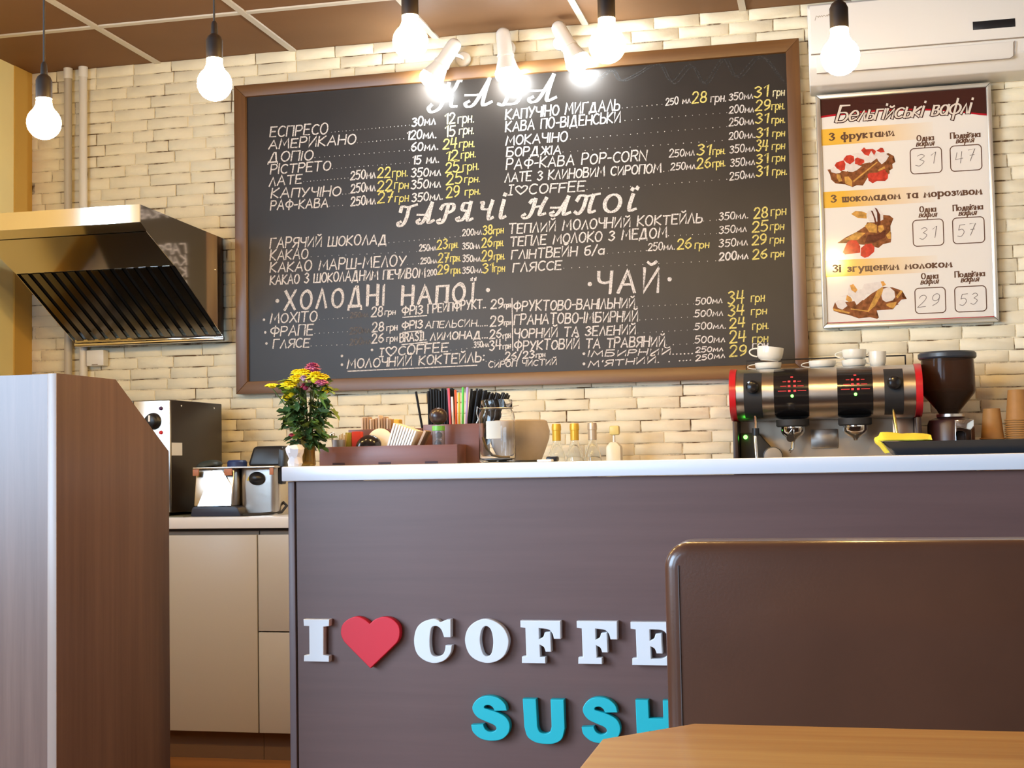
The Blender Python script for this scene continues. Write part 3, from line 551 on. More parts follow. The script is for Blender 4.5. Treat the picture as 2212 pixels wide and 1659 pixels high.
# ---------------------------------------------------------------- lettering: single-stroke alphabet drawn as ribbons
def ell(cx, cy, rx, ry, a0=90, a1=450, n=16):
    return [(cx + rx * math.cos(math.radians(a0 + (a1 - a0) * k / n)), cy + ry * math.sin(math.radians(a0 + (a1 - a0) * k / n))) for k in range(n + 1)]
def G(w, *st): return (w, [s if isinstance(s, list) else parse(s) for s in st])
def parse(s):
    sm = s.startswith('~'); v = [float(x) for x in s.lstrip('~').split()]
    p = list(zip(v[::2], v[1::2])); return smoothline(p, 6) if sm else p
GL = {
 'А': G(6, '0 0 3 10 6 0', '1.2 3.6 4.9 3.6'), 'Б': G(5.5, '5 10 0 10 0 0', '~0 5.6 4 5.4 5.5 2.8 4 .1 0 0'),
 'В': G(5, '0 0 0 10', '~0 10 3.6 9.8 4.2 7.8 3 5.8 0 5.4', '~0 5.4 4 5 5 2.8 3.8 .3 0 0'), 'Г': G(4.6, '0 0 0 10 4.6 10'),
 'Д': G(7, '.2 -1.8 .2 0 6.8 0 6.8 -1.8', '1 0 3.2 10 4.4 10 5.8 0'), 'Е': G(4.6, '4.6 10 0 10 0 0 4.6 0', '0 5.2 3.8 5.2'),
 'Ж': G(7.4, '0 0 3.2 5.2 .2 10', '7.4 0 4.2 5.2 7.2 10', '3.7 0 3.7 10', '3.2 5.2 4.2 5.2'), 'З': G(4.8, '~.2 8.6 2.2 10 4.4 8 2 5.4', '~2 5.4 4.8 3 2.4 0 0 1.3'),
 'И': G(5.4, '0 10 .2 0 5.2 10 5.4 0'), 'Й': G(5.4, '0 10 .2 0 5.2 10 5.4 0', '~1.2 12.4 2.6 11.4 4.2 12.6'), 'К': G(5, '0 0 0 10', '4.8 10 0 4.6 5 0'),
 'Л': G(5, '0 0 2.6 10 5 0'), 'М': G(7, '0 0 1 10 3.5 3.2 6 10 7 0'), 'Н': G(5.2, '0 0 0 10', '5.2 0 5.2 10', '0 5 5.2 5'), 'О': G(5.6, ell(2.8, 5, 2.8, 5)),
 'П': G(5.2, '0 0 0 10 5.2 10 5.2 0'), 'Р': G(4.8, '0 0 0 10', '~0 10 3.6 9.9 4.8 7.4 3.4 4.9 0 4.8'), 'С': G(5, ell(3, 5, 3, 5, 50, 310)),
 'Т': G(5.6, '0 10 5.6 10', '2.8 10 2.8 0'), 'У': G(5.4, '0 10 3 4', '5.4 10 1.6 0'), 'Ф': G(6.8, '3.4 -.6 3.4 10.6', ell(3.4, 5.6, 3.4, 3.2)),
 'Х': G(5.4, '0 0 5.4 10', '0 10 5.4 0'), 'Ч': G(4.8, '~0 10 .4 6 2.4 4.8 4.8 5.4', '4.8 10 4.8 0'), 'Ш': G(7.4, '0 10 0 0 7.4 0 7.4 10', '3.7 0 3.7 10'),
 'Щ': G(7.8, '0 10 0 0 7.8 0 7.8 -2', '7.2 0 7.2 10', '3.6 0 3.6 10'), 'Ь': G(4.6, '0 10 0 0', '~0 5.4 3.6 5.2 4.6 2.6 3.4 .1 0 0'),
 'Я': G(5, '5 0 5 10', '~5 10 1.4 9.8 .2 7.4 1.6 4.9 5 4.8', '3 4.8 0 0'), 'І': G(.2, '0 0 0 10'), 'Ї': G(2, '1 0 1 10', '.1 12 .1 12.5', '1.9 12 1.9 12.5'),
 'I': G(3, '0 0 3 0', '1.5 0 1.5 10', '0 10 3 10'), 'N': G(5.4, '0 0 0 10 5.4 0 5.4 10'), 'R': G(5, '0 0 0 10', '~0 10 3.6 9.9 4.8 7.6 3.4 5.2 0 5', '2.4 5 5 0'),
 'S': G(4.8, '~4.6 8.6 2.4 10 .3 7.8 2.4 5.3 4.6 2.6 2.4 0 0 1.3'), 'L': G(4, '0 10 0 0 4 0'),
 '♥': G(8, '~4 7.4 5.8 9.6 7.9 8 7 4.2 4 0', '~4 7.4 2.2 9.6 .1 8 1 4.2 4 0'),
 '0': G(4.6, ell(2.3, 5, 2.3, 5)), '1': G(2.2, '0 7.6 2.2 10 2.2 0'), '2': G(4.6, '~.1 7.8 1 9.7 3 9.9 4.3 7.8 3.2 4.6 0 0', '0 0 4.8 0'),
 '3': G(4.4, '~.2 9 2.2 10 4 8 1.8 5.6', '~1.8 5.6 4.4 3.2 2.4 0 0 1.1'), '4': G(4.8, '.6 10 0 4 4.8 4', '3.8 10 3.4 0'), '5': G(4.4, '4.4 10 .6 10 .2 5.8', '~.2 5.8 2.8 6.2 4.4 3.4 2.6 .1 0 .7'),
 '6': G(4.6, '~3.8 9.8 1 7 .1 3 2.2 0 4.5 2.8 2.4 5.4 .3 3.6'), '7': G(4.2, '0 10 4.2 10 1.6 0', '1.2 5 4 5'), '8': G(4.4, ell(2.2, 7.5, 1.8, 2.5), ell(2.2, 2.5, 2.2, 2.5)),
 '9': G(4.4, ell(2.2, 7, 2.1, 3), '~4.3 7 3.8 2.6 1 0'), '.': G(.6, '.2 .1 .6 .4'), ',': G(.6, '.4 .4 0 -1.4'), ':': G(.6, '.2 1.6 .6 2', '.2 6 .6 6.4'),
 '-': G(2.6, '0 4.6 2.6 4.8'), '·': G(.6, '.1 4.6 .5 5'), '/': G(3.4, '0 -1 3.4 11'), "'": G(.6, '.5 10 .2 7.6'), ' ': G(3, ),
 'б': G(4.6, ell(2.3, 2.8, 2.3, 2.8), '~.2 3.4 .6 8 4.2 9.6'), 'а': G(4.6, ell(2.2, 3, 2.2, 3), '4.4 6 4.4 0'), 'е': G(4.6, '~.2 3.2 4.4 3.4 3.8 5.6 2 6.2 .2 3.4 1.6 .2 4.4 1.2'),
 'ф': G(6.4, '3.2 -3.4 3.2 9.4', ell(3.2, 3.1, 3.2, 3.1)), 'р': G(4.8, '.2 6 .2 -3.4', ell(2.5, 3, 2.3, 3)), 'у': G(4.6, '0 6 2.4 .4', '~4.6 6 2.4 .4 1.2 -2.8 0 -3'),
 'і': G(.3, '.1 0 .1 6', '.1 8.4 .1 9'), 'й': None, 'о': G(4.6, ell(2.3, 3, 2.3, 3)), 'с': G(4.4, ell(2.5, 3, 2.5, 3, 50, 310)),
}
for k, v in dict(A='А', B='В', C='С', E='Е', F='Е', O='О', P='Р').items(): GL[k] = GL[v]
GL['F'] = G(4.4, '4.6 10 0 10 0 0', '0 5.2 3.8 5.2')
for lo in 'вгдзийклмнптшщьяхч':
    w, st = GL[lo.upper()]; GL[lo] = (w * .72, [[(x * .72, y * .6) for x, y in s] for s in st])
# swash capitals of the two chalk script headings
SW = {
 'К': G(7, '~3.4 9.2 2.6 4 1.6 .4 -.6 -.8 -1.6 .6 -.9 1.8', '~7 9.8 6.2 9.9 5 6.6 2.6 4.8', '~2.8 5 4.6 4.2 5 1 6.6 .6'), 'А': G(7, '~-1 4.6 2.6 4.4 4.8 5', '~5.4 10 4 6 2 1 .2 .2 -.6 1.4 .4 2.2', '~5.4 10 4.6 4 4.6 .4 7 1.4'),
 'В': G(6, '~2.6 9.6 2 4 1 0 -.6 .4', '~1 9.2 4 10.4 5.6 8.2 2.2 5.4', '~2.2 5.4 5.4 4.4 4.6 .4 1 0'), 'Г': G(6, '~3.4 8.6 2.8 4 1.6 .6 -.2 -.4 -1 1 .2 1.8', '~-.4 7 .2 9.4 3 9 7 10'),
 'Р': G(6, '~3.2 9 2.6 4 1.6 .6 0 -.2 -.8 1 .2 1.8', '~0 7.4 1.4 9.6 5.4 9.4 5.6 6.4 2.6 4.6'), 'Я': G(6.6, '~5 10 4.4 4 4.4 .4 6.6 1.2', '~5 9.6 2 9.6 1.4 6.4 4.4 5.2', '~4 5 2.4 1.4 .4 .4 -.6 1.6 .4 2.2'),
 'Ч': G(6.4, '~.2 9.6 1.4 9.4 1.4 6.2 4.4 5.6', '~5.6 10 4.6 4 4.8 .4 6.6 1.2'), 'і': G(3.4, '~1.8 9 1 3 1.4 .4 3.2 1.2', '1.9 11.4 2.1 12'),
 'І': G(3.4, '~1.8 9 1 3 1.4 .4 3.2 1.2', '1.9 11.6 2.1 12.2'), 'Н': G(8, '~3.2 9.6 2.6 4 1.6 .6 0 -.4 -1 .8 -.2 1.8', '~1.2 8 2 9.4 3.4 9.4', '~2.4 5 4.6 5.6 6.4 5', '~7.4 9.8 6 5 5.6 1 7.8 1.6'),
 'П': G(7.4, '~-.6 7.2 .6 9.6 3.6 9.2 8 10', '~3 9 2.2 3 .6 .2 -.8 1.2', '~5.6 9.4 4.8 4 5 .6 7 1.2'), 'О': G(6.6, ell(3.4, 5, 3, 4.8)), 'Ї': G(4, '~1.8 8.6 1 3 1.4 .4 3.6 1.2', '1.2 11.2 1.4 11.8', '3 11.6 3.2 12.2'),
}
SERIF_BOT = None
def ribbon(bm, pts, wf, place, dz):
    P = [Vector(p) for p in pts]
    if len(P) < 2: return
    if (P[0] - P[-1]).length < 1e-5 and len(P) == 2: P[1] = P[1] + Vector((.0005, 0))
    L = []; Rr = []; n = len(P); closed = (P[0] - P[-1]).length < 1e-4 and n > 4
    for i in range(n):
        if closed: d = (P[1] - P[-2]) if i in (0, n - 1) else (P[i + 1] - P[i - 1])
        else: d = P[min(i + 1, n - 1)] - P[max(i - 1, 0)]
        if d.length < 1e-7: d = Vector((1, 0))
        d.normalize(); nn = Vector((-d.y, d.x))
        k = 1.
        if 0 < i < n - 1:
            a = (P[i] - P[i - 1]).normalized(); c = max(.45, abs(a.dot(d))); k = min(1.5, 1 / c)
        w = wf(d) / 2 * k
        e = Vector((0, 0))
        if not closed and i == 0: e = -d * wf(d) * .35
        if not closed and i == n - 1: e = d * wf(d) * .35
        L.append(bm.verts.new(place(P[i] + nn * w + e, dz))); Rr.append(bm.verts.new(place(P[i] - nn * w + e, dz)))
    for i in range(n - 1):
        try: bm.faces.new((Rr[i], Rr[i + 1], L[i + 1], L[i]))
        except ValueError: pass
def letter_mesh(bm, text, x0, z0, x1, z1, h, Y, w, alpha=GL, slant=0., contrast=0., serif=0., jit=0., rnd=None, gap=1.5, n0=0):
    """text set on the line (x0,z0)-(x1,z1) of the upright plane y=Y, capitals h high, stroke width w"""
    adv = 0.; items = []
    for ch in text:
        g = alpha.get(ch) or GL.get(ch)
        if g is None: continue
        items.append((adv, g)); adv += g[0] + gap
    adv += -gap + slant * 7
    d = Vector((x1 - x0, z1 - z0)); sx = d.length / max(adv, .1); sy = h / 10.; ang = math.atan2(d.y, d.x)
    ca, sa = math.cos(ang), math.sin(ang); k = n0
    def wf(dv): return w * (1 - contrast + contrast * 1.5 * abs(dv.y)) if contrast else w
    for a, (gw, strokes) in items:
        jx, jy, js = (rnd.uniform(-jit, jit), rnd.uniform(-jit, jit), 1 + rnd.uniform(-jit, jit) * .25) if rnd else (0, 0, 1)
        for s in strokes:
            pts = [((a + x + jx * .4 + slant * y) * sx, (y * js + jy * .5) * sy) for x, y in s]
            def place(p, dz): return (x0 + p.x * ca - p.y * sa, Y - dz, z0 + p.x * sa + p.y * ca)
            ribbon(bm, pts, wf, place, .00002 * (k % 12)); k += 1
            if serif:
                for e, o in ((s[0], s[min(1, len(s) - 1)]), (s[-1], s[max(0, len(s) - 2)])):
                    if len(s) <= 6 and abs(e[1] - o[1]) > 2 * abs(e[0] - o[0]):
                        ex = (a + e[0] + slant * e[1]) * sx; ey = e[1] * sy
                        ribbon(bm, [(ex - serif, ey), (ex + serif, ey)], lambda dv: w * .5, place, .00002 * (k % 12)); k += 1
    return k
def fill_curves(name, loops, depth, m, parent=None, place=None, bev=0., **kw):
    """closed 2D loops (holes allowed) filled and given a thickness, then turned into one mesh"""
    cu = bpy.data.curves.new(name, 'CURVE'); cu.dimensions = '2D'; cu.fill_mode = 'BOTH' if depth else 'FRONT'; cu.extrude = depth / 2; cu.bevel_depth = bev; cu.bevel_resolution = 1
    cu.offset = -bev
    for lp in loops:
        s = cu.splines.new('POLY'); s.points.add(len(lp) - 1)
        for p, c in zip(s.points, lp): p.co = (c[0], c[1], 0, 1)
        s.use_cyclic_u = True
    o = bpy.data.objects.new('tmp', cu); C.objects.link(o)
    me = bpy.data.meshes.new_from_object(o.evaluated_get(bpy.context.evaluated_depsgraph_get()))
    bpy.data.objects.remove(o); bpy.data.curves.remove(cu)
    bm = bmesh.new(); bm.from_mesh(me); bpy.data.meshes.remove(me)
    for v in bm.verts: v.co = place(v.co)
    bmesh.ops.recalc_face_normals(bm, faces=bm.faces)
    return bm if m is None else obj(name, bm, m, parent, **kw)
# ---------------------------------------------------------------- bar counter, worktop, sign letters
BT = 1.027                                                   # bar top height
bar = thing('bar_counter', 'long bar counter with brown-grey wood laminate front under a white worktop', 'counter', (.2, 3.3, 0))
bm = nb(); box(bm, (-1.243, 3.10, 0), (1.7, 3.118, .991)); obj('front_panel', bm, M['bar_wood'], bar, smooth=False)
bm = nb(); box(bm, (-1.262, 3.094, 0), (-1.2462, 3.6, .991), .001); obj('end_panel', bm, M['bar_edge'], bar, label='paler end panel edge')
bm = nb(); box(bm, (1.684, 3.118, 0), (1.7, 3.6, .991)); box(bm, (-1.24, 3.118, .3), (1.684, 3.6, .318)); obj('shelf', bm, M['carcass'], bar, smooth=False)
bm = nb(); box(bm, (-1.272, 3.078, .992), (1.71, 3.64, BT), .003); single('bar_worktop', bm, M['white_top'], 'white worktop running the full length of the bar counter', 'worktop')

def letter_loops(loops, flipy):
    out = []
    for lp in loops:
        pts = []
        run = []
        for p in lp:
            run.append(p)
        # points flagged with 'c' are corners, runs between corners flagged 's' are smoothed
        cur = []
        n = len(run); i = 0
        corners = [k for k, p in enumerate(run) if len(p) == 3]
        if not corners:
            pts = smoothline([p[:2] for p in run], 5, True)[:-1]
        else:
            run = run[corners[0]:] + run[:corners[0]]; run.append(run[0])
            seg = [run[0][:2]]
            for p in run[1:]:
                seg.append(p[:2])
                if len(p) == 3:
                    pts += (smoothline(seg, 5) if len(seg) > 2 else seg)[:-1]; seg = [p[:2]]
        out.append(pts)
    return out
c = 'c'
LET = {
 'I': [[(80, 150, c), (390, 150, c), (385, 232, c), (320, 240, c), (315, 580, c), (382, 592, c), (380, 666, c), (80, 663, c), (84, 590, c), (148, 580, c), (148, 235, c), (84, 232, c)]],
 'heart': [[(882, 205, c), (830, 160), (760, 125), (690, 125), (610, 165), (555, 230), (540, 320), (565, 400), (620, 470), (880, 740, c), (1150, 470), (1205, 400), (1225, 320), (1215, 230), (1160, 160), (1090, 125), (1010, 125), (935, 155)]],
 'C': [[(1855, 465, c), (1835, 560), (1760, 645), (1640, 678), (1520, 645), (1430, 560), (1400, 420), (1430, 275), (1510, 190), (1630, 155), (1690, 165), (1725, 188), (1790, 162), (1845, 157, c), (1842, 370, c), (1762, 370, c), (1735, 290), (1700, 250), (1655, 238), (1610, 270), (1590, 420), (1605, 560), (1665, 600), (1740, 575), (1770, 520), (1778, 465, c)]],
 'O': [[(240, 132), (350, 165), (435, 240), (475, 360), (440, 490), (360, 565), (245, 592), (130, 562), (50, 490), (14, 360), (45, 240), (130, 160)], [(240, 207), (290, 245), (312, 360), (295, 480), (248, 522), (200, 485), (174, 360), (195, 245)]],
 'F': [[(595, 155, c), (1005, 155, c), (1003, 340, c), (935, 340, c), (920, 285), (880, 245), (785, 232, c), (785, 342, c), (825, 320), (842, 275, c), (900, 268, c), (905, 472, c), (848, 472, c), (830, 425), (790, 402, c), (793, 525, c), (845, 525, c), (845, 592, c), (603, 592, c), (605, 525, c), (650, 520, c), (645, 232, c), (595, 225, c)]],
 'E': [[(595, 155, c), (1020, 155, c), (1020, 320, c), (965, 320, c), (940, 260), (890, 235), (785, 230, c), (785, 342, c), (825, 320), (842, 275, c), (900, 268, c), (905, 472, c), (848, 472, c), (830, 425), (790, 402, c), (793, 527, c), (900, 522), (950, 490), (970, 425, c), (1030, 425, c), (1025, 594, c), (603, 592, c), (605, 525, c), (650, 520, c), (645, 232, c), (595, 225, c)]],
 'S': [[(460, 265, c), (440, 190), (370, 125), (270, 105), (170, 130), (108, 200), (100, 270), (150, 345), (240, 390), (320, 425), (345, 462), (322, 495), (275, 502), (228, 472), (208, 420, c), (80, 430, c), (100, 510), (180, 580), (290, 600), (400, 580), (470, 510), (485, 420), (450, 340), (370, 290), (275, 258), (225, 240), (232, 215), (275, 208), (312, 232), (330, 270, c)]],
 'U': [[(620, 150, c), (760, 150, c), (770, 440, c), (790, 495), (845, 516), (898, 495), (917, 440, c), (912, 150, c), (1050, 150, c), (1055, 460, c), (1020, 570), (940, 618), (850, 626), (750, 612), (665, 555), (632, 450, c)]],
 'H': [[(0, 0, c), (140, 0, c), (145, 190, c), (300, 190, c), (298, 0, c), (440, 0, c), (445, 480, c), (305, 480, c), (303, 325, c), (148, 325, c), (150, 480, c), (10, 480, c)]],
}
def sign_letter(key, name, x0, x1, z0, z1, m, label, cat, group):
    L = letter_loops(LET[key], True)
    xs = [p[0] for l in L for p in l]; ys = [p[1] for l in L for p in l]
    fx = (x1 - x0) / (max(xs) - min(xs)); fz = (z1 - z0) / (max(ys) - min(ys)); ax, by = min(xs), max(ys)
    L = [[((p[0] - ax) * fx, (by - p[1]) * fz) for p in l] for l in L]
    bm = fill_curves(name, L, .020, None, place=lambda v: (x0 + v.x, 3.0880 - v.z, z0 + v.y), bev=.0015)
    tag(obj(name, bm, m, None, ang=30), label, cat, group)
gw = 'white sign letters on the bar front'; gt = 'teal sign letters on the bar front'
sign_letter('I', 'sign_letter', -1.2195, -1.1545, .568, .667, M['sign_white'], 'white slab-serif sign letter I at the left end of the bar front', 'letter', gw)
sign_letter('heart', 'sign_heart', -1.1265, -.982, .555, .674, M['sign_red'], 'red heart on the bar front between the white letters I and C', 'sign', None)
sign_letter('C', 'sign_letter', -.948, -.857, .569, .670, M['sign_white'], 'white slab-serif sign letter C right of the red heart', 'letter', gw)
sign_letter('O', 'sign_letter', -.826, -.723, .571, .671, M['sign_white'], 'round white sign letter O between the letters C and F', 'letter', gw)
sign_letter('F', 'sign_letter', -.695, -.602, .572, .668, M['sign_white'], 'white sign letter F next to the round letter O', 'letter', gw)
sign_letter('F', 'sign_letter', -.565, -.473, .572, .668, M['sign_white'], 'white sign letter F next to the half-hidden letter E', 'letter', gw)
sign_letter('E', 'sign_letter', -.443, -.345, .571, .667, M['sign_white'], 'white sign letter E partly hidden behind the brown bench back', 'letter', gw)
sign_letter('S', 'sign_letter', -.815, -.724, .396, .497, M['sign_teal'], 'teal sign letter S below the white letter O', 'letter', gt)
sign_letter('U', 'sign_letter', -.693, -.597, .392, .492, M['sign_teal'], 'teal sign letter U below the first white letter F', 'letter', gt)
sign_letter('S', 'sign_letter', -.559, -.471, .397, .499, M['sign_teal'], 'teal sign letter S with its foot hidden by the wooden table', 'letter', gt)
sign_letter('H', 'sign_letter', -.436, -.345, .394, .495, M['sign_teal'], 'teal sign letter H half hidden by the brown bench back', 'letter', gt)

# ---------------------------------------------------------------- left screen cabinet
scr = thing('service_station', 'tall wood-laminate service cabinet with one sloped upper corner, left of the bar', 'cabinet', (-2.0, 2.85, 0))
bm = nb(); prism(bm, [(2.606, 0), (3.109, 0), (3.109, 1.07), (2.851, 1.233), (2.606, 1.233)], 0, -1.597, -1.579); obj('side_panel', bm, M['screen_wood'], scr, smooth=False, label='brown side panel with a cut corner')
bm = nb(); box(bm, (-3.225, 2.606, 0), (-1.601, 2.626, 1.232)); obj('front_panel', bm, M['screen_wood'], scr, smooth=False)
bm = nb(); box(bm, (-1.600, 2.6035, 0), (-1.579, 2.6058, 1.233), .0006); obj('edge_band', bm, M['screen_edge'], scr)
bm = nb(); box(bm, (-3.205, 2.627, .3), (-1.598, 3.1, .32)); box(bm, (-3.205, 2.627, .85), (-1.598, 3.1, .87)); prism(bm, [(2.627, 0), (3.109, 0), (3.109, 1.07), (2.851, 1.232), (2.627, 1.232)], 0, -3.224, -3.206); obj('shelf', bm, M['carcass'], scr, smooth=False)

# ---------------------------------------------------------------- back counter
BC = .852
def cab(x0, x1, label, parts):
    t = thing('base_cabinet', label, 'cabinet', ((x0 + x1) / 2, 4.8, 0), 'beige base cabinets under the back worktop')
    bm = nb(); box(bm, (x0 + .001, 4.552, .1), (x1 - .001, 5.13, .802)); obj('body', bm, M['carcass'], t, smooth=False)
    bm = nb(); box(bm, (x0, 4.575, 0), (x1, 4.59, .099)); obj('plinth', bm, M['plinth'], t, smooth=False, label='brown plinth')
    for nm, a, b_, z0, z1 in parts:
        bm = nb(); box(bm, (a + .0015, 4.532, z0 + .0015), (b_ - .0015, 4.551, z1 - .0015), .001); obj(nm, bm, M['beige_door'], t)
cab(-2.95, -2.42, 'beige base cabinet at the left end of the back worktop, behind the wooden service cabinet', [('door', -2.95, -2.42, .1, .79)])
cab(-2.418, -1.966, 'beige base cabinet with one tall door, left of the drawer unit', [('door', -2.418, -1.966, .1, .79)])
cab(-1.964, -1.40, 'beige base cabinet with stacked fronts, next to the left end of the bar', [('drawer', -1.964, -1.40, .452, .79), ('drawer', -1.964, -1.40, .1, .45)])
cab(-1.398, 1.5, 'long beige base cabinet running behind the bar', [('door', -1.398 + .58 * k, -1.398 + .58 * (k + 1), .1, .79) for k in range(5)])
bm = nb(); box(bm, (-2.95, 4.515, .812), (1.5, 5.135, BC), .003); single('back_worktop', bm, M['white_top'], 'white worktop on the beige base cabinets along the brick wall', 'worktop')
bm = nb(); box(bm, (-2.95, 4.545, .8025), (1.5, 5.12, .8115)); single('worktop_rail', bm, M['dark_gap'], 'dark recessed strip between the back worktop and cabinet fronts', 'rail', smooth=False)

# ---------------------------------------------------------------- chalkboard
bd = thing('menu_chalkboard', 'large black chalkboard menu in a brown wooden frame on the brick wall', 'chalkboard', (-1.17, 5.13, 1.317))
BX0, BX1, BZ0, BZ1 = -2.292, -.060, 1.317, 2.562; fw = .0485
bm = nb(); box(bm, (BX0 + fw - .005, 5.105, BZ0 + fw - .005), (BX1 - fw + .005, 5.139, BZ1 - fw + .005)); panel = obj('board_panel', bm, M['board'], bd, smooth=False)
def rail(poly, m):
    bm = nb(); prism(bm, poly, 1, 5.088, 5.140, .002); obj('frame_rail', bm, m, bd)
rail([(BX0, BZ0), (BX1, BZ0), (BX1 - fw, BZ0 + fw), (BX0 + fw, BZ0 + fw)], M['frame_wood'])
rail([(BX0, BZ1), (BX1, BZ1), (BX1 - fw, BZ1 - fw), (BX0 + fw, BZ1 - fw)], M['frame_wood'])
rail([(BX0, BZ0), (BX0, BZ1), (BX0 + fw, BZ1 - fw), (BX0 + fw, BZ0 + fw)], M['frame_wood_v'])
rail([(BX1, BZ0), (BX1, BZ1), (BX1 - fw, BZ1 - fw), (BX1 - fw, BZ0 + fw)], M['frame_wood_v'])
rnd = random.Random(11); YB = 5.1046
CH = dict(w='chalk', y='chalk_y', p='chalk_p', d='chalk_d')
for i, (t, x0, z0, x1, z1, h, cc) in enumerate(HEADS):
    bm = nb(); w = .0105 if i < 3 else .0085
    if i < 3: letter_mesh(bm, t, x0, z0, x1, z1, h, YB, .0125, SW, slant=.12, contrast=.42, gap=2.6, rnd=rnd, jit=.2)
    else:
        letter_mesh(bm, t, x0, z0, x1, z1, h, YB, .0095, slant=.06, gap=3, rnd=rnd, jit=.3)
        letter_mesh(bm, t, x0 + .004, z0 + .001, x1 + .004, z1, h, YB - .0003, .005, slant=.07, gap=3, rnd=rnd, jit=.3)
    obj('chalk_heading', bm, M['chalk'], panel, smooth=False)
# a menu line is one mesh, its prices another
lines = []; wbm = {}; 
def key(z): return round(z / .026)
for (t, x0, z0, x1, z1, h, cc) in CHALK:
    long_ = any(ch.isalpha() for ch in t) and not t[0].isdigit() and t[:3] != 'грн'
    nm = 'menu_item' if long_ else ('menu_price' if cc in 'yp' or t[:3] == 'грн' else 'menu_volume')
    bm = nb(); big = h > .03 and not t[:3] == 'грн'; h *= .84 if t[:3] == 'грн' else .92
    letter_mesh(bm, t, x0, z0, x1, z1, h, YB, .0054 if big else .0042, slant=.10, gap=1.7, rnd=rnd, jit=.35)
    obj(nm, bm, M[CH[cc]], panel, smooth=False)
bm = nb()
def pl(p, dz): return (p.x, YB - dz, p.y)
for a in RULES: ribbon(bm, [(a[0], a[1]), (a[2], a[3])], lambda d: .0042, pl, 0)
obj('chalk_rule', bm, M['chalk'], panel, smooth=False)
for (x0, z0, x1, z1, n) in DOTS:
    bm = nb()
    for k in range(n):
        u = k / max(1, n - 1); x, z = x0 + (x1 - x0) * u, z0 + (z1 - z0) * u + .003
        r = rnd.uniform(.0013, .0021)
        lathe(bm, [(r, 0), (r * .8, .0003)], (x, YB, z), 7, Matrix.Rotation(PI / 2, 4, 'X'))
    obj('dotted_leader', bm, M['chalk'], panel, smooth=False)
bm = nb()
for k, (x, z) in enumerate(BULLETS):
    r = .0085 if k < 2 or k in (8, 9) else .0055
    lathe(bm, [(r, 0), (r * .8, .0004)], (x, YB, z), 9, Matrix.Rotation(PI / 2, 4, 'X'))
obj('chalk_bullet', bm, M['chalk'], panel, smooth=False)
bm = nb()
for k in range(2):
    ribbon(bm, smoothline([(x + .012 * k, z - .006 * k + rnd.uniform(-.004, .004)) for x, z in MOUNT], 4), lambda d: .0045, pl, .00002 * k)
obj('chalk_sketch', bm, M['chalk_f'], panel, smooth=False, label='faint smudged mountain outline')

# ---------------------------------------------------------------- waffle poster
po = thing('waffle_poster', 'framed waffle price poster in a silver snap frame on the right of the chalkboard', 'poster', (.3, 5.13, 1.49))
PX0, PX1, PZ0, PZ1 = -.007, .602, 1.492, 2.345; f2 = .017
M['snap'] = mat('snap_frame_aluminium', (.70, .66, .58), .3, .75)
def prail(poly):
    bm = nb(); prism(bm, poly, 1, 5.104, 5.139, .004); obj('frame_rail', bm, M['snap'], po)
prail([(PX0, PZ0), (PX1, PZ0), (PX1 - f2, PZ0 + f2), (PX0 + f2, PZ0 + f2)]); prail([(PX0, PZ1), (PX1, PZ1), (PX1 - f2, PZ1 - f2), (PX0 + f2, PZ1 - f2)])
prail([(PX0, PZ0), (PX0, PZ1), (PX0 + f2, PZ1 - f2), (PX0 + f2, PZ0 + f2)]); prail([(PX1, PZ0), (PX1, PZ1), (PX1 - f2, PZ1 - f2), (PX1 - f2, PZ0 + f2)])
M['paper'] = mat('poster_paper', (.80, .75, .68), .1)
M['p_choc'] = mat('print_chocolate', (.055, .018, .014), .1); M['p_redline'] = mat('print_red', (.42, .01, .02), .1)
M['p_ink'] = mat('print_brown_ink', (.12, .055, .03), .3); M['p_pen'] = mat('pen_ink', (.20, .17, .15), .6)
band = mat('print_yellow_band', (.8, .6, .2), .1); nt = band.node_tree
tc = nt.nodes.new('ShaderNodeTexCoord'); sp = nt.nodes.new('ShaderNodeSeparateXYZ'); nt.links.new(tc.outputs['Object'], sp.inputs[0])
mr = nt.nodes.new('ShaderNodeMapRange'); nt.links.new(sp.outputs[0], mr.inputs[0]); mr.inputs[1].default_value = -.22; mr.inputs[2].default_value = .12
rr = nt.nodes.new('ShaderNodeValToRGB'); nt.links.new(mr.outputs[0], rr.inputs[0])
rr.color_ramp.elements[0].color = (.80, .46, .06, 1); rr.color_ramp.elements[1].color = (.80, .75, .68, 1)
nt.links.new(rr.outputs[0], nt.nodes['Principled BSDF'].inputs['Base Color'])
bm = nb(); box(bm, (PX0 + .01, 5.113, PZ0 + .01), (PX1 - .01, 5.138, PZ1 - .01)); sheet = obj('poster_sheet', bm, M['paper'], po, smooth=False)
def flat(name, polys, m, y, label=None):
    """printed shapes: thin flat layers on the sheet; polys is a list of (points, material index)"""
    bm = nb()
    for k, (pts, mi) in enumerate(polys):
        yy = y - .00003 * k
        f = bm.faces.new([bm.verts.new((x, yy, z)) for x, z in pts]); f.material_index = mi
    bmesh.ops.triangulate(bm, faces=bm.faces)
    bmesh.ops.recalc_face_normals(bm, faces=bm.faces)
    for f in bm.faces:
        if f.normal.y > 0: f.normal_flip()
    return obj(name, bm, m, sheet, smooth=False, label=label)
ZT = PZ1 - f2 + .004; cv_ = smoothline(PCURVE, 5); XL, XR = PX0 + f2 - .004, PX1 - f2 + .004
cv_[0] = (XL, cv_[0][1]); cv_[-1] = (XR, cv_[-1][1])
flat('header_banner', [(cv_ + [(x, z + .007) for x, z in cv_[::-1]], 1), ([(x, z + .007) for x, z in cv_] + [(XR, ZT), (XL, ZT)], 0)], [M['p_choc'], M['p_redline']], 5.1128, 'dark chocolate banner with a red lower edge')
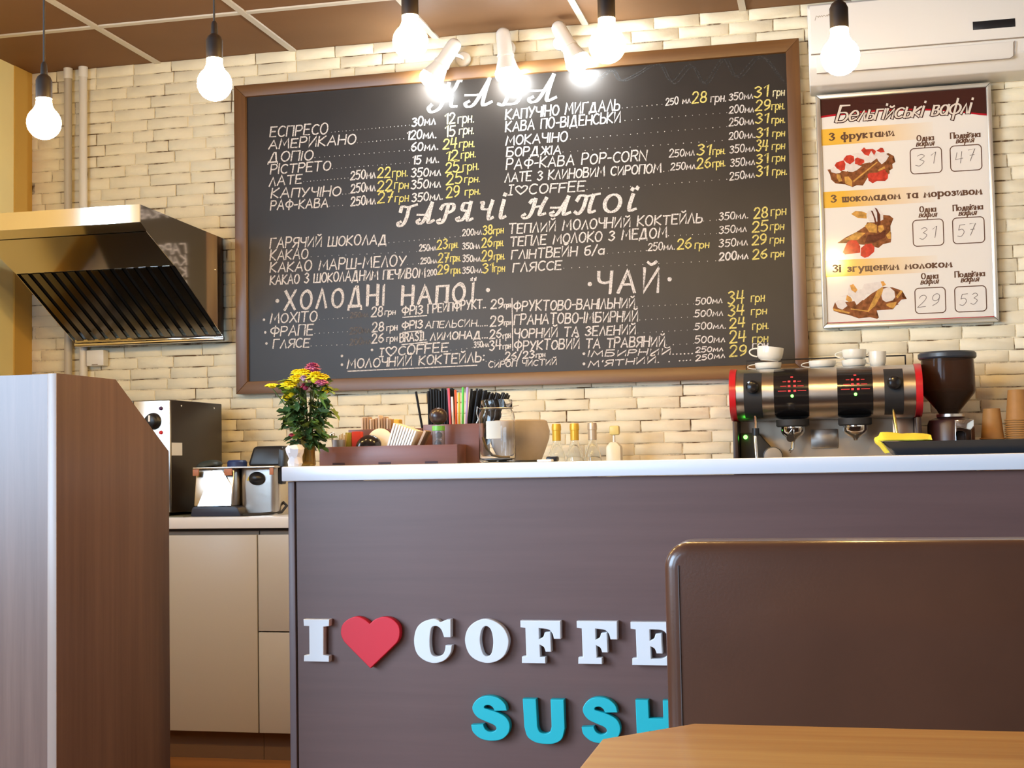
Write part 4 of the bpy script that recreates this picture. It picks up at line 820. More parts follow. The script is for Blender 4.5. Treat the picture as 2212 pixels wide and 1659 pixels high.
for a, b_ in PBAND: flat('title_band', [([(XL, a), (.40, a), (.40, b_), (XL, b_)], 0)], band, 5.1128)
flat('footer_line', [([(XL, PLINE[0] - .002), (XR, PLINE[0] - .002), (XR, PLINE[0] + .002), (XL, PLINE[0] + .002)], 0)], M['p_redline'], 5.1128)
FM = [mat('print_' + n, cl, .1, noise=nz, nscale=60) for n, cl, nz in (('waffle_brown', (.24, .085, .03), .5), ('waffle_gold', (.58, .30, .07), .35), ('cream', (.74, .66, .60), .08), ('strawberry', (.55, .055, .03), .3), ('chocolate', (.13, .04, .02), .3), ('orange', (.66, .32, .08), .3))]
MI = dict(brown=0, gold=1, cream=2, red=3, choc=4, orange=5)
for W, lb in ((WAFF1, 'printed waffle with strawberries and cream'), (WAFF2, 'printed waffle with ice cream and chocolate sauce'), (WAFF3, 'printed waffle with whipped cream')):
    flat('waffle_picture', [(p, MI[k]) for k in W for p in W[k]], FM, 5.1127, lb)
for (x0, z0, x1, z1) in PBOX:
    bm = nb(); r = .014; pts = []
    for cx_, cz_, a in ((x1 - r, z0 - r, 0), (x0 + r, z0 - r, 90), (x0 + r, z1 + r, 180), (x1 - r, z1 + r, 270)):
        pts += [(cx_ + r * math.cos(math.radians(a + 15 * k)), cz_ + r * math.sin(math.radians(a + 15 * k))) for k in range(7)]
    pts.append(pts[0]); ribbon(bm, pts, lambda d: .0034, lambda p, dz: (p.x, 5.1126 - dz, p.y), 0)
    obj('price_box', bm, M['p_ink'], sheet, smooth=False)
M['p_title'] = mat('print_title_cream', (.72, .62, .52), .3)
for (t, x0, z0, x1, z1, h, cc) in PTEXT:
    bm = nb()
    if cc == 'b': letter_mesh(bm, t, x0, z0, x1, z1, h, 5.1124, .0058 if h > .024 else .0040, contrast=.45, serif=.0035 if h > .024 else .002, gap=2.2 if h > .024 else 1.6)
    elif cc == 'i': letter_mesh(bm, t, x0, z0, x1, z1, h, 5.1124, .0036, slant=.28, contrast=.35)
    elif cc == 'h': letter_mesh(bm, t, x0, z0, x1, z1, h * .72, 5.1124, .0022, slant=.2, gap=3.4)
    else:
        letter_mesh(bm, t, x0, z0, x1, z1, h * 1.25, 5.1123, .0135, slant=.3, contrast=.2, gap=1.1)
        obj('poster_title', bm, M['p_choc'], sheet, smooth=False); bm = nb()
        letter_mesh(bm, t, x0, z0, x1, z1, h * 1.25, 5.1119, .0066, slant=.3, contrast=.35, gap=1.1)
        obj('poster_title', bm, M['p_title'], sheet, smooth=False); continue
    obj({'b': 'poster_text', 'i': 'poster_text', 'h': 'handwritten_price'}[cc], bm, M['p_pen'] if cc == 'h' else M['p_ink'], sheet, smooth=False)

po.rotation_euler.x = math.radians(1.2)       # the frame hangs leaning a little forward
# ---------------------------------------------------------------- air conditioner
ac = thing('air_conditioner', 'white wall air conditioner above the waffle poster', 'air conditioner', (.4, 5.13, 2.35))
bm = nb(); prism(bm, [(5.138, 2.352), (4.99, 2.352), (4.935, 2.40), (4.925, 2.46), (4.925, 2.615), (4.945, 2.635), (5.138, 2.635)], 0, -.026, .84, .006); obj('body', bm, M['white_plastic'], ac)
bm = nb(); box(bm, (-.018, 4.919, 2.449), (.832, 4.926, 2.622), .003); obj('front_panel', bm, M['white_plastic'], ac)
bm = nb(); prism(bm, [(4.936, 2.382), (4.9215, 2.436), (4.9185, 2.435), (4.9325, 2.381)], 0, .0, .66, .001); obj('louver', bm, M['white_plastic'], ac)
bm = nb()
tube(bm, [(-.018, 4.921, 2.4465), (.83, 4.921, 2.4465)], .0016, 6); tube(bm, [(.0, 4.9285, 2.3795), (.648, 4.9285, 2.3795), (.66, 4.926, 2.387), (.6645, 4.917, 2.436)], .0016, 6)
obj('seam', bm, M['carcass'], ac, label='dark seam around the louver')
bm = nb(); box(bm, (.53, 4.9175, 2.486), (.669, 4.9195, 2.515), .0008); obj('display_window', bm, M['black_plastic'], ac, label='dark display strip')
bm = nb()
sq = [(0, -3), (2, 4), (4, 3.4), (6, 2), (7, 4.4), (9, 2.2), (11, 4.4), (12.6, 2.2), (14, 4.2), (16, 4), (18, 2.4), (20, 5), (21, 2.4), (23, 6), (24, 2.8), (26, 4.4), (28, 3), (31, 5.5)]
ribbon(bm, smoothline([(.0 + x * .0021, 2.5745 + y * .0021) for x, y in sq], 4), lambda d: .0016, lambda p, dz: (p.x, 4.9186, p.y), 0)
obj('logo', bm, mat('logo_grey', (.30, .24, .16), .5), ac, smooth=False)

# ---------------------------------------------------------------- pipes, junction box
def pipe(x, r, label, m):
    t = thing('wall_pipe', label, 'pipe', (x, 5.11, .853), 'vertical pipes in the left corner of the brick wall')
    bm = nb(); lathe(bm, [(r, .853), (r, CZ - .001)], (x, 5.135 - r, 0), 20); obj('pipe', bm, m, t)
    bm = nb(); lathe(bm, [(r + .0025, CZ - .045), (r + .0025, CZ - .001)], (x, 5.135 - r, 0), 20); obj('sleeve', bm, M['white_plastic'], t, label='white ceiling sleeve')
pipe(-3.05, .016, 'beige vertical pipe in the corner of the brick wall, nearer the yellow wall', mat('beige_pipe', (.52, .47, .40), .45))
pipe(-2.98, .0165, 'white vertical pipe on the brick wall, right of the beige pipe', M['white_pipe'])
jb = thing('junction_box', 'small white junction box on the bricks below the extractor hood', 'box', (-2.917, 5.13, 1.45))
bm = nb(); box(bm, (-2.956, 5.098, 1.452), (-2.878, 5.141, 1.517), .004); obj('cover', bm, M['white_plastic'], jb)
bm = nb(); box(bm, (-2.93, 5.096, 1.455), (-2.904, 5.0985, 1.459)); obj('slot', bm, M['carcass'], jb, smooth=False)

# ---------------------------------------------------------------- extractor hood
hd = thing('extractor_hood', 'polished steel extractor hood with dark baffle filters on the brick wall at left', 'extractor hood', (-2.65, 4.8, 1.53))
HX0, HX1 = -2.985, -2.330
prof = [(4.382, 1.955), (4.382, 1.893), (4.428, 1.868), (4.640, 1.775), (5.046, 1.552), (5.07, 1.532), (5.139, 1.531), (5.139, 1.938)]
bm = nb(); prism(bm, prof, 0, HX1 - .002, HX1); obj('side_panel', bm, M['steel'], hd, smooth=False); bm = nb(); prism(bm, prof, 0, HX0, HX0 + .002); obj('side_panel', bm, M['steel'], hd, smooth=False)
bm = nb(); prism(bm, [(4.381, 1.956), (4.381, 1.893), (4.384, 1.893), (4.384, 1.953), (5.139, 1.936), (5.139, 1.939)], 0, HX0 + .0021, HX1 - .0021); obj('canopy', bm, M['steel'], hd, smooth=False)
bm = nb(); prism(bm, [(4.385, 1.893), (4.428, 1.869), (4.431, 1.873), (4.388, 1.897)], 0, HX0 + .0021, HX1 - .0021); obj('front_lip', bm, M['steel'], hd, smooth=False)
bm = nb(); prism(bm, [(4.430, 1.866), (4.640, 1.774), (4.642, 1.778), (4.432, 1.870)], 0, HX0 + .0021, HX1 - .0021); obj('lower_panel', bm, M['steel'], hd, smooth=False)
# baffle filters: slats running down the slope
A_, B_ = Vector((0, 4.644, 1.776)), Vector((0, 5.046, 1.556)); nrm = Vector((0, -(B_.z - A_.z) * -1, 0)); dn = (B_ - A_).normalized(); nn = Vector((0, dn.z, -dn.y))
def slat(x, w):
    bm = nb()
    sec = [(-w / 2, .004), (-w / 2 + .004, -.006), (w / 2 - .004, -.006), (w / 2, .004), (w / 2 - .006, -.001), (-w / 2 + .006, -.001)]
    sec = [(-w / 2, .006), (-w / 2 + .003, -.004), (-w / 4, -.008), (w / 4, -.008), (w / 2 - .003, -.004), (w / 2, .006)]
    t = bmesh.new(); R0 = [t.verts.new(Vector((x + a, 0, 0)) + A_ - nn * b_ * -1) for a, b_ in sec]; R1 = [t.verts.new(Vector((x + a, 0, 0)) + B_ - nn * b_ * -1) for a, b_ in sec]
    n = len(sec)
    for k in range(n): t.faces.new((R0[k], R0[(k + 1) % n], R1[(k + 1) % n], R1[k]))
    t.faces.new(R0[::-1]); t.faces.new(R1); bmesh.ops.recalc_face_normals(t, faces=t.faces); merge(bm, t); return bm
for k in range(13):
    obj('baffle_slat', slat(HX0 + .035 + k * .0487, .030), M['filter'], hd, ang=20)
bm = nb(); q0, q1 = A_ + Vector((0, .02, .03)), B_ + Vector((0, .0, .03))
prism(bm, [(q0.y, q0.z), (q1.y, q1.z), (q1.y, q1.z + .004), (q0.y, q0.z + .004)], 0, HX0 + .003, HX1 - .003); obj('filter_backing', bm, M['black_matte'], hd, smooth=False)
bm = nb(); prism(bm, [(5.048, 1.556), (5.066, 1.532), (5.12, 1.530), (5.12, 1.534), (5.068, 1.536), (5.051, 1.558)], 0, HX0 + .003, HX1 - .003, .001); tube(bm, [(HX0 + .004, 5.058, 1.537), (HX1 + .002, 5.058, 1.537)], .009, 14); obj('grease_trough', bm, M['steel'], hd)
bm = nb(); lathe(bm, [(.004, 0), (.004, .004)], (HX1 - .0, 4.99, 1.805), 12, Matrix.Rotation(PI / 2, 4, 'Y')); obj('screw', bm, M['chrome'], hd)
# ---------------------------------------------------------------- pendants
def pendant(x, y, zb, label):
    """bulb centre at z = zb"""
    t = thing('pendant_lamp', label, 'lamp', (x, y, CZ), 'bare bulb pendants over the bar'); r = .0425
    top = zb + .062
    bm = nb(); tube(bm, [(x, y, CZ - .002), (x, y, top + .09)], .0028, 8); obj('cord', bm, M['black_matte'], t)
    bm = nb(); lathe(bm, [(.012, CZ - .03), (.04, CZ - .012), (.045, CZ - .001)], (x, y, 0), 24); obj('ceiling_rose', bm, M['black_plastic'], t)
    bm = nb(); lathe(bm, [(.0205, top), (.0205, top + .046), (.016, top + .056), (.009, top + .062), (.0075, top + .088), (.005, top + .094)], (x, y, 0), 24); obj('socket', bm, M['socket'], t)
    prof = [(.0195, zb + .062), (.0195, zb + .052), (.021, zb + .044)]
    for k in range(14):
        a = math.radians(52 - k * (142 / 13)); prof.append((max(r * math.cos(a), .0005), zb + r * math.sin(a)))
    bm = nb(); lathe(bm, prof[::-1], (x, y, 0), 28); obj('bulb', bm, M['bulb'], t)
pendant(-1.915, 3.1, 1.9095, 'lit globe bulb pendant hanging lowest, in front of the yellow wall corner')
pendant(-1.447, 3.1, 1.9725, 'lit globe bulb pendant over the gap between hood and chalkboard')
pendant(-.942, 3.1, 2.034, 'lit globe bulb pendant hanging beside the left wall spotlight')
pendant(-.469, 3.1, 1.984, 'lit globe bulb pendant beside the right wall spotlight')
pendant(.052, 3.1, 1.914, 'lit globe bulb pendant in front of the white air conditioner')

# ---------------------------------------------------------------- wall spotlights over the chalkboard
def spot(x, dirx, label, zt):
    base = Vector((x, 5.045, zt)); d = Vector((dirx, -.04, -1)).normalized()
    t = thing('wall_spotlight', label, 'spotlight', (x, 5.13, zt - .05), 'white spotlights above the chalkboard')
    q = Vector((0, 0, 1)).rotation_difference(d).to_matrix().to_4x4()
    wy = 5.138
    bm = nb(); lathe(bm, [(.03, 0), (.03, .012), (.026, .016)], (x, wy, zt - .05), 24, Matrix.Rotation(PI / 2, 4, 'X')); obj('wall_plate', bm, M['white_plastic'], t)
    bm = nb(); tube(bm, [(x, wy - .014, zt - .05), (x, 5.10, zt - .048), tuple(base + d * .055)], .007, 10); obj('arm', bm, M['white_plastic'], t)
    prof = [(.002, -.004), (.016, 0), (.024, .008), (.028, .022), (.029, .095), (.033, .105), (.033, .112)]
    bm = nb(); lathe(bm, prof, base, 28, q); obj('lamp_housing', bm, M['white_plastic'], t)
    bm = nb(); lathe(bm, [(.030, .1121), (.035, .130), (.046, .1665)], base, 28, q); obj('reflector', bm, M['white_plastic'], t)
    bm = nb(); lathe(bm, [(.0462, .1668), (.0478, .176), (.0475, .186), (.043, .196), (.030, .207), (.012, .211)], base, 28, q); obj('lamp', bm, M['spot_glow'], t)
spot(-1.345, -.72, 'white wall spotlight left of the other two, tilted down to the left', 2.652)
spot(-1.165, .10, 'white wall spotlight in the middle of the three, pointing straight down', 2.680)
spot(-.957, .52, 'white wall spotlight right of the other two, tilted down to the right', 2.684)

# ---------------------------------------------------------------- table and bench in the foreground
tb = thing('cafe_table', 'wood-laminate cafe table with clipped corners in the near right foreground', 'table', (.4, 1.2, 0))
bm = nb(); prism(bm, [(-.255, .85), (-.165, .76), (1.0, .76), (1.09, .85), (1.09, 1.532), (.998, 1.634), (-.163, 1.634), (-.255, 1.532)], 2, .690, .72, .002); obj('tabletop', bm, M['table_wood'], tb)
bm = nb(); lathe(bm, [(.22, 0), (.22, .012), (.05, .03), (.035, .06), (.035, .66), (.09, .67), (.09, .689)], (.42, 1.2, 0), 32); obj('pedestal', bm, M['black_plastic'], tb)
bn = thing('booth_bench', 'brown leatherette bench with a rounded high back, behind the wooden table', 'bench', (.6, 2.1, 0))
def rounded(x0, x1, z0, z1, r):
    pts = [(x0, z0), (x1, z0)]
    for cx_, cz_, a in ((x1 - r, z1 - r, 0), (x0 + r, z1 - r, 90)): pts += [(cx_ + r * math.cos(math.radians(a + 9 * k)), cz_ + r * math.sin(math.radians(a + 9 * k))) for k in range(11)]
    return pts
t = bmesh.new(); pts = rounded(-.262, 1.25, .40, .897, .042); n = len(pts)
A = [t.verts.new((p[0], 2.2, p[1])) for p in pts]; B = [t.verts.new((p[0], 2.31, p[1])) for p in pts]
t.faces.new(A); t.faces.new(B[::-1])
for k in range(n): t.faces.new((A[k], B[k], B[(k + 1) % n], A[(k + 1) % n]))
bmesh.ops.recalc_face_normals(t, faces=t.faces)
ed = [e for e in t.edges if abs(e.verts[0].co.y - e.verts[1].co.y) < 1e-6]
bmesh.ops.bevel(t, geom=ed, offset=.019, segments=6, affect='EDGES', profile=.5)
obj('backrest', t, M['leather'], bn, ang=50)
bm = nb(); tube(bm, [(-.238, 2.1993, .42), (-.238, 2.1993, .86)], .0012, 6); obj('seam', bm, M['seam'], bn, label='stitched seam along the left edge')
bm = nb(); box(bm, (-.25, 1.74, .32), (1.24, 2.199, .45), .03, 4); obj('seat', bm, M['leather'], bn)
bm = nb(); box(bm, (-.23, 1.80, 0), (1.22, 2.29, .319)); obj('base', bm, M['black_matte'], bn, smooth=False)

# ---------------------------------------------------------------- oven
ov = thing('convection_oven', 'black-sided countertop oven with steel control front on the back worktop at left', 'oven', (-2.65, 4.85, BC))
bm = nb(); box(bm, (-2.93, 4.612, .866), (-2.331, 5.04, 1.277), .003); obj('body', bm, mat('oven_black_side', (.022, .014, .010), .4), ov)
bm = nb(); box(bm, (-2.475, 4.600, .868), (-2.3315, 4.6115, 1.275), .002); obj('control_panel', bm, M['steel_b'], ov, label='brushed steel control panel')
bm = nb(); box(bm, (-2.93, 4.598, .868), (-2.478, 4.6115, 1.275), .002); obj('door', bm, M['steel_b'], ov)
bm = nb(); box(bm, (-2.90, 4.595, .95), (-2.52, 4.5975, 1.18)); obj('door_glass', bm, M['black_plastic'], ov, smooth=False)
bm = nb(); tube(bm, [(-2.90, 4.575, 1.222), (-2.50, 4.575, 1.222)], .010, 10); tube(bm, [(-2.88, 4.575, 1.222), (-2.88, 4.598, 1.222)], .006, 8); tube(bm, [(-2.515, 4.575, 1.222), (-2.515, 4.598, 1.222)], .006, 8); obj('door_handle', bm, mat('handle_brown', (.12, .05, .03), .4), ov)
RX = Matrix.Rotation(PI / 2, 4, 'X')
for z in (1.200, 1.113, 1.026):
    bm = nb(); lathe(bm, [(.031, 0), (.029, .012), (.024, .016), (.022, .03), (.019, .032)], (-2.396, 4.5995, z), 28, RX); kn = obj('knob', bm, M['black_plastic'], ov)
    bm = nb(); box(bm, (-2.3995, 4.5655, z - .002), (-2.3925, 4.5672, z + .02)); obj('pointer', bm, M['white_plastic'], kn, smooth=False)
for z, m_ in ((1.246, mat('pilot_lamp_dark', (.05, .01, .06), .3)), (1.158, M['red']), (1.071, M['red'])):
    bm = nb(); lathe(bm, [(.0075, 0), (.0065, .005), (.003, .007)], (-2.366, 4.5995, z), 16, RX); obj('pilot_lamp', bm, m_, ov)
bm = nb(); box(bm, (-2.3312, 4.612, 1.074), (-2.3302, 4.695, 1.121)); obj('sticker', bm, M['white_plastic'], ov, smooth=False, label='white sticker on the black side')
for y in (4.69, 4.97):
    bm = nb(); lathe(bm, [(.0045, 0), (.003, .002)], (-2.331, y, 1.258), 12, Matrix.Rotation(PI / 2, 4, 'Y')); obj('screw', bm, M['chrome'], ov)
for x in (-2.88, -2.38):
    for y in (4.66, 4.99):
        bm = nb(); lathe(bm, [(.016, BC + .003), (.016, .8655)], (x, y, 0), 14); obj('foot', bm, M['black_plastic'], ov)
bm = nb(); box(bm, (-2.94, 4.545, BC + .0003), (-2.255, 5.06, BC + .0027)); single('counter_mat', bm, mat('grey_green_mat', (.16, .17, .13), .6), 'thin grey-green mat under the black oven on the back worktop', 'mat', smooth=False)

# ---------------------------------------------------------------- fryer
FB = BC + .0006
fr = thing('deep_fryer', 'steel countertop deep fryer with a black lid, right of the black oven', 'fryer', (-2.08, 4.75, FB))
bm = nb(); prism(bm, [(-2.245, FB), (-2.05, FB), (-2.062, .882), (-2.075, .888), (-2.232, .888), (-2.24, .88)], 1, 4.585, 4.80, .003); obj('base', bm, mat('fryer_base_blue_black', (.02, .025, .05), .4), fr)
# control housing with a front face that leans back a little
bm = nb(); prism(bm, [(4.594, .8885), (4.83, .8885), (4.83, 1.022), (4.614, 1.022)], 0, -2.236, -2.087, .004); obj('control_housing', bm, M['steel_b'], fr)
t = bmesh.new(); PT_ = [(-2.212, .8900), (-2.0905, .8900), (-2.0905, .958), (-2.128, 1.016), (-2.162, 1.016), (-2.186, .958)]  # added plate: a white reflection's outline made into shape, angled to mirror a window
def fy(x, z): return 4.587 + (z - .8885) * .11 + (x + 2.15) * .1155
A = [t.verts.new((x, fy(x, z) - .004, z)) for x, z in PT_]; B = [t.verts.new((x, fy(x, z) + .003, z)) for x, z in PT_]
t.faces.new(A); t.faces.new(B[::-1])
for k in range(6): t.faces.new((A[k], B[k], B[(k + 1) % 6], A[(k + 1) % 6]))
bmesh.ops.recalc_face_normals(t, faces=t.faces)
obj('reflection_plate', t, mat('mirror_steel', (.85, .86, .88), .10, 1.), fr, smooth=False, label='added polished plate in the outline of a bright reflection')
t = bmesh.new(); bmesh.ops.create_cube(t, size=1)
for v in t.verts: v.co = Vector((-2.009 + v.co.x * .150, 4.745 + v.co.y * .20, (FB + 1.022) / 2 + v.co.z * (1.022 - FB)))
bmesh.ops.bevel(t, geom=[e for e in t.edges if abs(e.verts[0].co.z - e.verts[1].co.z) > .05], offset=.03, segments=6, affect='EDGES', profile=.5)
obj('fryer_body', t, M['steel_b'], fr)
bm = nb(); box(bm, (-2.243, 4.60, 1.0225), (-1.926, 4.86, 1.029), .002); obj('rim', bm, M['steel_b'], fr)
bm = nb(); lathe(bm, [(.03, 0), (.03, .008), (.025, .014), (.018, .022), (.006, .026)], (-2.012, 4.6448, .985), 24, RX, sx=1.0, sy=.8); obj('knob', bm, M['black_plastic'], fr)
for a, b_ in ((-2.240, -2.217), (-2.118, -2.088), (-1.944, -1.930)):
    bm = nb(); box(bm, (a, 4.594, .998), (b_, 4.5995, 1.022), .001); obj('corner_clip', bm, mat('clip_brown', s2l((170, 110, 80)), .5), fr)
t = bmesh.new(); bmesh.ops.create_cube(t, size=1)
for v in t.verts:
    s = 1. if v.co.z < 0 else .78
    v.co = Vector((-1.992 + v.co.x * .15 * s, 4.76 + v.co.y * .16 * s, 1.066 + v.co.z * .072))
bmesh.ops.bevel(t, geom=list(t.edges), offset=.012, segments=3, affect='EDGES', profile=.5); obj('lid', t, M['black_plastic'], fr, label='raised black lid')
bm = nb(); prism(bm, [(-1.935, 1.09), (-1.912, 1.085), (-1.917, .99), (-1.925, .962), (-1.936, .965), (-1.938, 1.03)], 1, 4.66, 4.70, .002); obj('lid_handle', bm, M['black_plastic'], fr)
bm = nb(); lathe(bm, [(.036, 1.029), (.036, 1.046), (.031, 1.052), (.01, 1.054)], (-2.105, 4.68, 0), 24); obj('cap', bm, mat('blue_cap', (.02, .04, .14), .4), fr, label='blue cap')
t = bmesh.new(); bmesh.ops.create_uvsphere(t, u_segments=20, v_segments=10, radius=1)
for v in t.verts: v.co = Vector((-2.215 + v.co.x * .048, 4.68 + v.co.y * .05, 1.034 + max(-.2, v.co.z) * .021 + .006 * v.co.x))
obj('basket_cover', t, mat('grey_green_cover', (.035, .045, .04), .4), fr, label='grey-green folded cover')
bm = nb(); prism(bm, [(-2.052, .978), (-2.038, .978), (-2.045, .993)], 1, 4.6432, 4.6448); obj('warning_label', bm, mat('label_yellow', (.72, .52, .05), .5), fr, smooth=False)
bm = nb(); tube(bm, [(-1.94, 4.70, .90), (-1.918, 4.69, .885), (-1.93, 4.67, .862), (-1.99, 4.62, .8575), (-2.05, 4.60, .8575)], .0055, 8); obj('power_cord', bm, M['black_matte'], fr)
# ---------------------------------------------------------------- flowers at the left end of the bar
def flower_px(px, py): return ((-1.268 + (px - 668) * .00109) * .966, 1.03 + (.028 + (980 - py) * .00117) * .966)
VX, VY = -1.232, 3.150
M['vase'] = mat('amber_glass', (.62, .38, .08), .08, trans=.75, ior=1.3)
bm = nb(); lathe(bm, [(.017, BT + .0005), (.019, BT + .004), (.017, BT + .03), (.0165, BT + .062), (.02, BT + .072), (.0175, BT + .072), (.0145, BT + .06), (.0145, BT + .006)], (VX, VY, 0), 24); single('bud_vase', bm, M['vase'], 'small amber glass vase holding the flowers at the left end of the bar', 'vase')
t = bmesh.new(); rr_ = random.Random(4); rings = []
for k, (r, z) in enumerate([(.015, .0005), (.019, .008), (.0165, .022), (.019, .032), (.021, .042), (.016, .05)]):
    rings.append([t.verts.new((-1.246 + r * (1 + rr_.uniform(-.2, .2)) * math.cos(2 * PI * j / 14), 3.103 + r * (1 + rr_.uniform(-.2, .2)) * math.sin(2 * PI * j / 14), BT + z + (0 if k == 0 else rr_.uniform(-.003, .003)))) for j in range(14)])
for a, b_ in zip(rings, rings[1:]):
    for j in range(14): t.faces.new((a[j], a[(j + 1) % 14], b_[(j + 1) % 14], b_[j]))
t.faces.new(rings[0][::-1]); t.faces.new(rings[-1])
single('crumpled_napkin', t, mat('napkin_white', (.80, .74, .72), .8), 'crumpled white paper napkin in front of the amber vase', 'napkin', ang=20)
bq = thing('flower_bouquet', 'bouquet of yellow and pink chrysanthemums standing in the amber vase', 'flowers', (VX, VY, BT + .01))
M['leaf'] = mat('leaf_green', (.045, .095, .022), .5, noise=.5, nscale=22); M['leaf_l'] = mat('leaf_light_green', (.16, .24, .035), .5, noise=.4, nscale=25)
M['stem'] = mat('stem_green', (.10, .13, .03), .6)
M['fl_y'] = mat('petal_yellow', (.95, .78, .02), .6); M['fl_p'] = mat('petal_pink', (.52, .13, .26), .6); M['fl_w'] = mat('petal_lilac', (.55, .38, .52), .6); M['fl_d'] = mat('petal_crimson', (.38, .03, .08), .6)
FL = [(583, 833, .019, 'fl_y', -.02, .45), (604, 831, .015, 'fl_y', .0, .45), (652, 808, .021, 'fl_y', 0, .75), (633, 806, .017, 'fl_y', .01, .75), (640, 822, .020, 'fl_y', -.02, .8), (628, 836, .023, 'fl_y', -.03, .75), (690, 820, .026, 'fl_y', -.02, .8), (703, 818, .014, 'fl_y', .0, .8), (625, 861, .013, 'fl_y', -.04, .9), (637, 855, .009, 'fl_y', -.04, .9), (713, 847, .013, 'fl_y', -.02, .9),
      (667, 797, .021, 'fl_p', .02, .9), (675, 807, .013, 'fl_p', .01, .9), (709, 831, .018, 'fl_p', -.035, .6), (668, 838, .014, 'fl_d', -.03, 1.3), (664, 820, .011, 'fl_w', -.03, .9), (648, 941, .007, 'fl_d', -.07, 1.)]
def mum(bm, c, r, flat_, rn):
    for lay in range(5):
        n = 16 - lay * 2; el = math.radians(4 + lay * 19); L = r * (1 - .08 * lay)
        for k in range(n):
            a = 2 * PI * (k + .5 * (lay % 2)) / n + rn.uniform(-.08, .08); e = el + rn.uniform(-.1, .1)
            d = Vector((math.cos(a) * math.cos(e), math.sin(a) * math.cos(e), math.sin(e) * flat_)); s = Vector((-math.sin(a), math.cos(a), 0)); u_ = s.cross(d).normalized()
            w = r * .20
            P = [Vector(c) + d * (L * .15) - s * w * .5, Vector(c) + d * L * .7 - s * w, Vector(c) + d * L + u_ * r * .10, Vector(c) + d * L * .7 + s * w, Vector(c) + d * (L * .15) + s * w * .5, Vector(c) + d * L * .62 - u_ * r * .12]
            v = [bm.verts.new(p) for p in P]
            for f in ((0, 1, 5), (1, 2, 5), (2, 3, 5), (3, 4, 5), (4, 0, 5)): bm.faces.new([v[i] for i in f])
    sphere(bm, c, r * .5, 10, (1, 1, flat_ * .9))
rn = random.Random(9); sb = nb()
for (px, py, r, m_, dy, fl) in FL:
    x, z = flower_px(px, py); c = (x, VY + dy, z); bm = nb(); mum(bm, c, r * 1.12, min(1.1, fl * 1.2), rn); obj('flower_head', bm, M[m_], bq, ang=25)
    b0 = Vector((VX + rn.uniform(-.008, .008), VY + rn.uniform(-.008, .008), BT + .012)); b1 = Vector((VX * .88 + x * .12, VY, BT + .10)); pts = []
    for k in range(7):
        u = k / 6; pts.append(tuple((1 - u) ** 2 * b0 + 2 * u * (1 - u) * b1 + u * u * Vector((c[0], c[1], c[2] - r * .3))))
    tube(sb, pts, .0015, 6)
obj('stems', sb, M['stem'], bq)
def leaf(bm, c, L, az, el, rn):
    out = [(0, -.03), (.18, -.10), (.12, -.30), (.38, -.22), (.52, -.36), (.62, -.16), (.82, -.20), (1, 0), (.82, .20), (.62, .16), (.52, .36), (.38, .22), (.12, .30), (.18, .10), (0, .03)]
    Mx = Matrix.Translation(c) @ Matrix.Rotation(az, 4, 'Z') @ Matrix.Rotation(-el, 4, 'Y') @ Matrix.Rotation(rn.uniform(-1, 1), 4, 'X')
    cv = bm.verts.new(Mx @ Vector((.45 * L, 0, -.06 * L)))
    vs_ = [bm.verts.new(Mx @ Vector((x * L, y * L, -.22 * L * (x - .3) ** 2 + .08 * L * abs(y) * 3))) for x, y in out]
    for a, b_ in zip(vs_, vs_[1:]): bm.faces.new((cv, a, b_))
ol = [(1.092, .026), (1.10, .028), (1.115, .032), (1.13, .036), (1.145, .042), (1.16, .046), (1.18, .050), (1.205, .052), (1.225, .044)]
for nm, m_, n, xo in (('foliage', 'leaf', 170, 0), ('foliage', 'leaf_l', 75, .022)):
    bm = nb()
    for k in range(n):
        z, R_ = ol[rn.randrange(len(ol))]; z += rn.uniform(-.014, .014); a = rn.uniform(0, 2 * PI); q = R_ * math.sqrt(rn.uniform(.15, 1.))
        leaf(bm, (VX - .008 + xo * rn.uniform(.2, 1) + q * math.cos(a), VY + q * .75 * math.sin(a), z), rn.uniform(.026, .042), a + rn.uniform(-.8, .8), rn.uniform(-.9, .5), rn)
    obj(nm, bm, M[m_], bq, smooth=False)

# ---------------------------------------------------------------- organizer and what stands in it
M['org'] = wood('organizer_stain', s2l((100, 64, 58)), s2l((124, 82, 74)), 0, .4)
og = thing('bar_organizer', 'red-brown wooden organizer tray with a taller straw box on the bar', 'organizer', (-1.06, 3.2, BT))
B0 = BT + .0005; th = .006
def tray(lo, hi, nm, floor_z=None):
    bm = nb(); (x0, y0, z0), (x1, y1, z1) = lo, hi
    box(bm, (x0, y0, z0), (x1, y0 + th, z1), .0008); box(bm, (x0, y1 - th, z0), (x1, y1, z1), .0008)
    box(bm, (x0, y0 + th + .0002, z0), (x0 + th, y1 - th - .0002, z1), .0008); box(bm, (x1 - th, y0 + th + .0002, z0), (x1, y1 - th - .0002, z1), .0008)
    box(bm, (x0 + th, y0 + th, z0), (x1 - th, y1 - th, z0 + .005)); obj(nm, bm, M['org'], og)
tray((-1.241, 3.25, B0), (-.884, 3.335, 1.074), 'front_tray')
tray((-1.195, 3.337, B0), (-.998, 3.42, 1.118), 'back_tray')
tray((-.996, 3.337, B0), (-.845, 3.42, 1.126), 'straw_box')
bm = nb()
for x in (-1.19, -1.07, -.95): box(bm, (x - .016, 3.2488, B0 + .001), (x + .016, 3.2499, B0 + .006))
obj('joint_slot', bm, mat('slot_dark', (.03, .012, .02), .7), og, smooth=False)
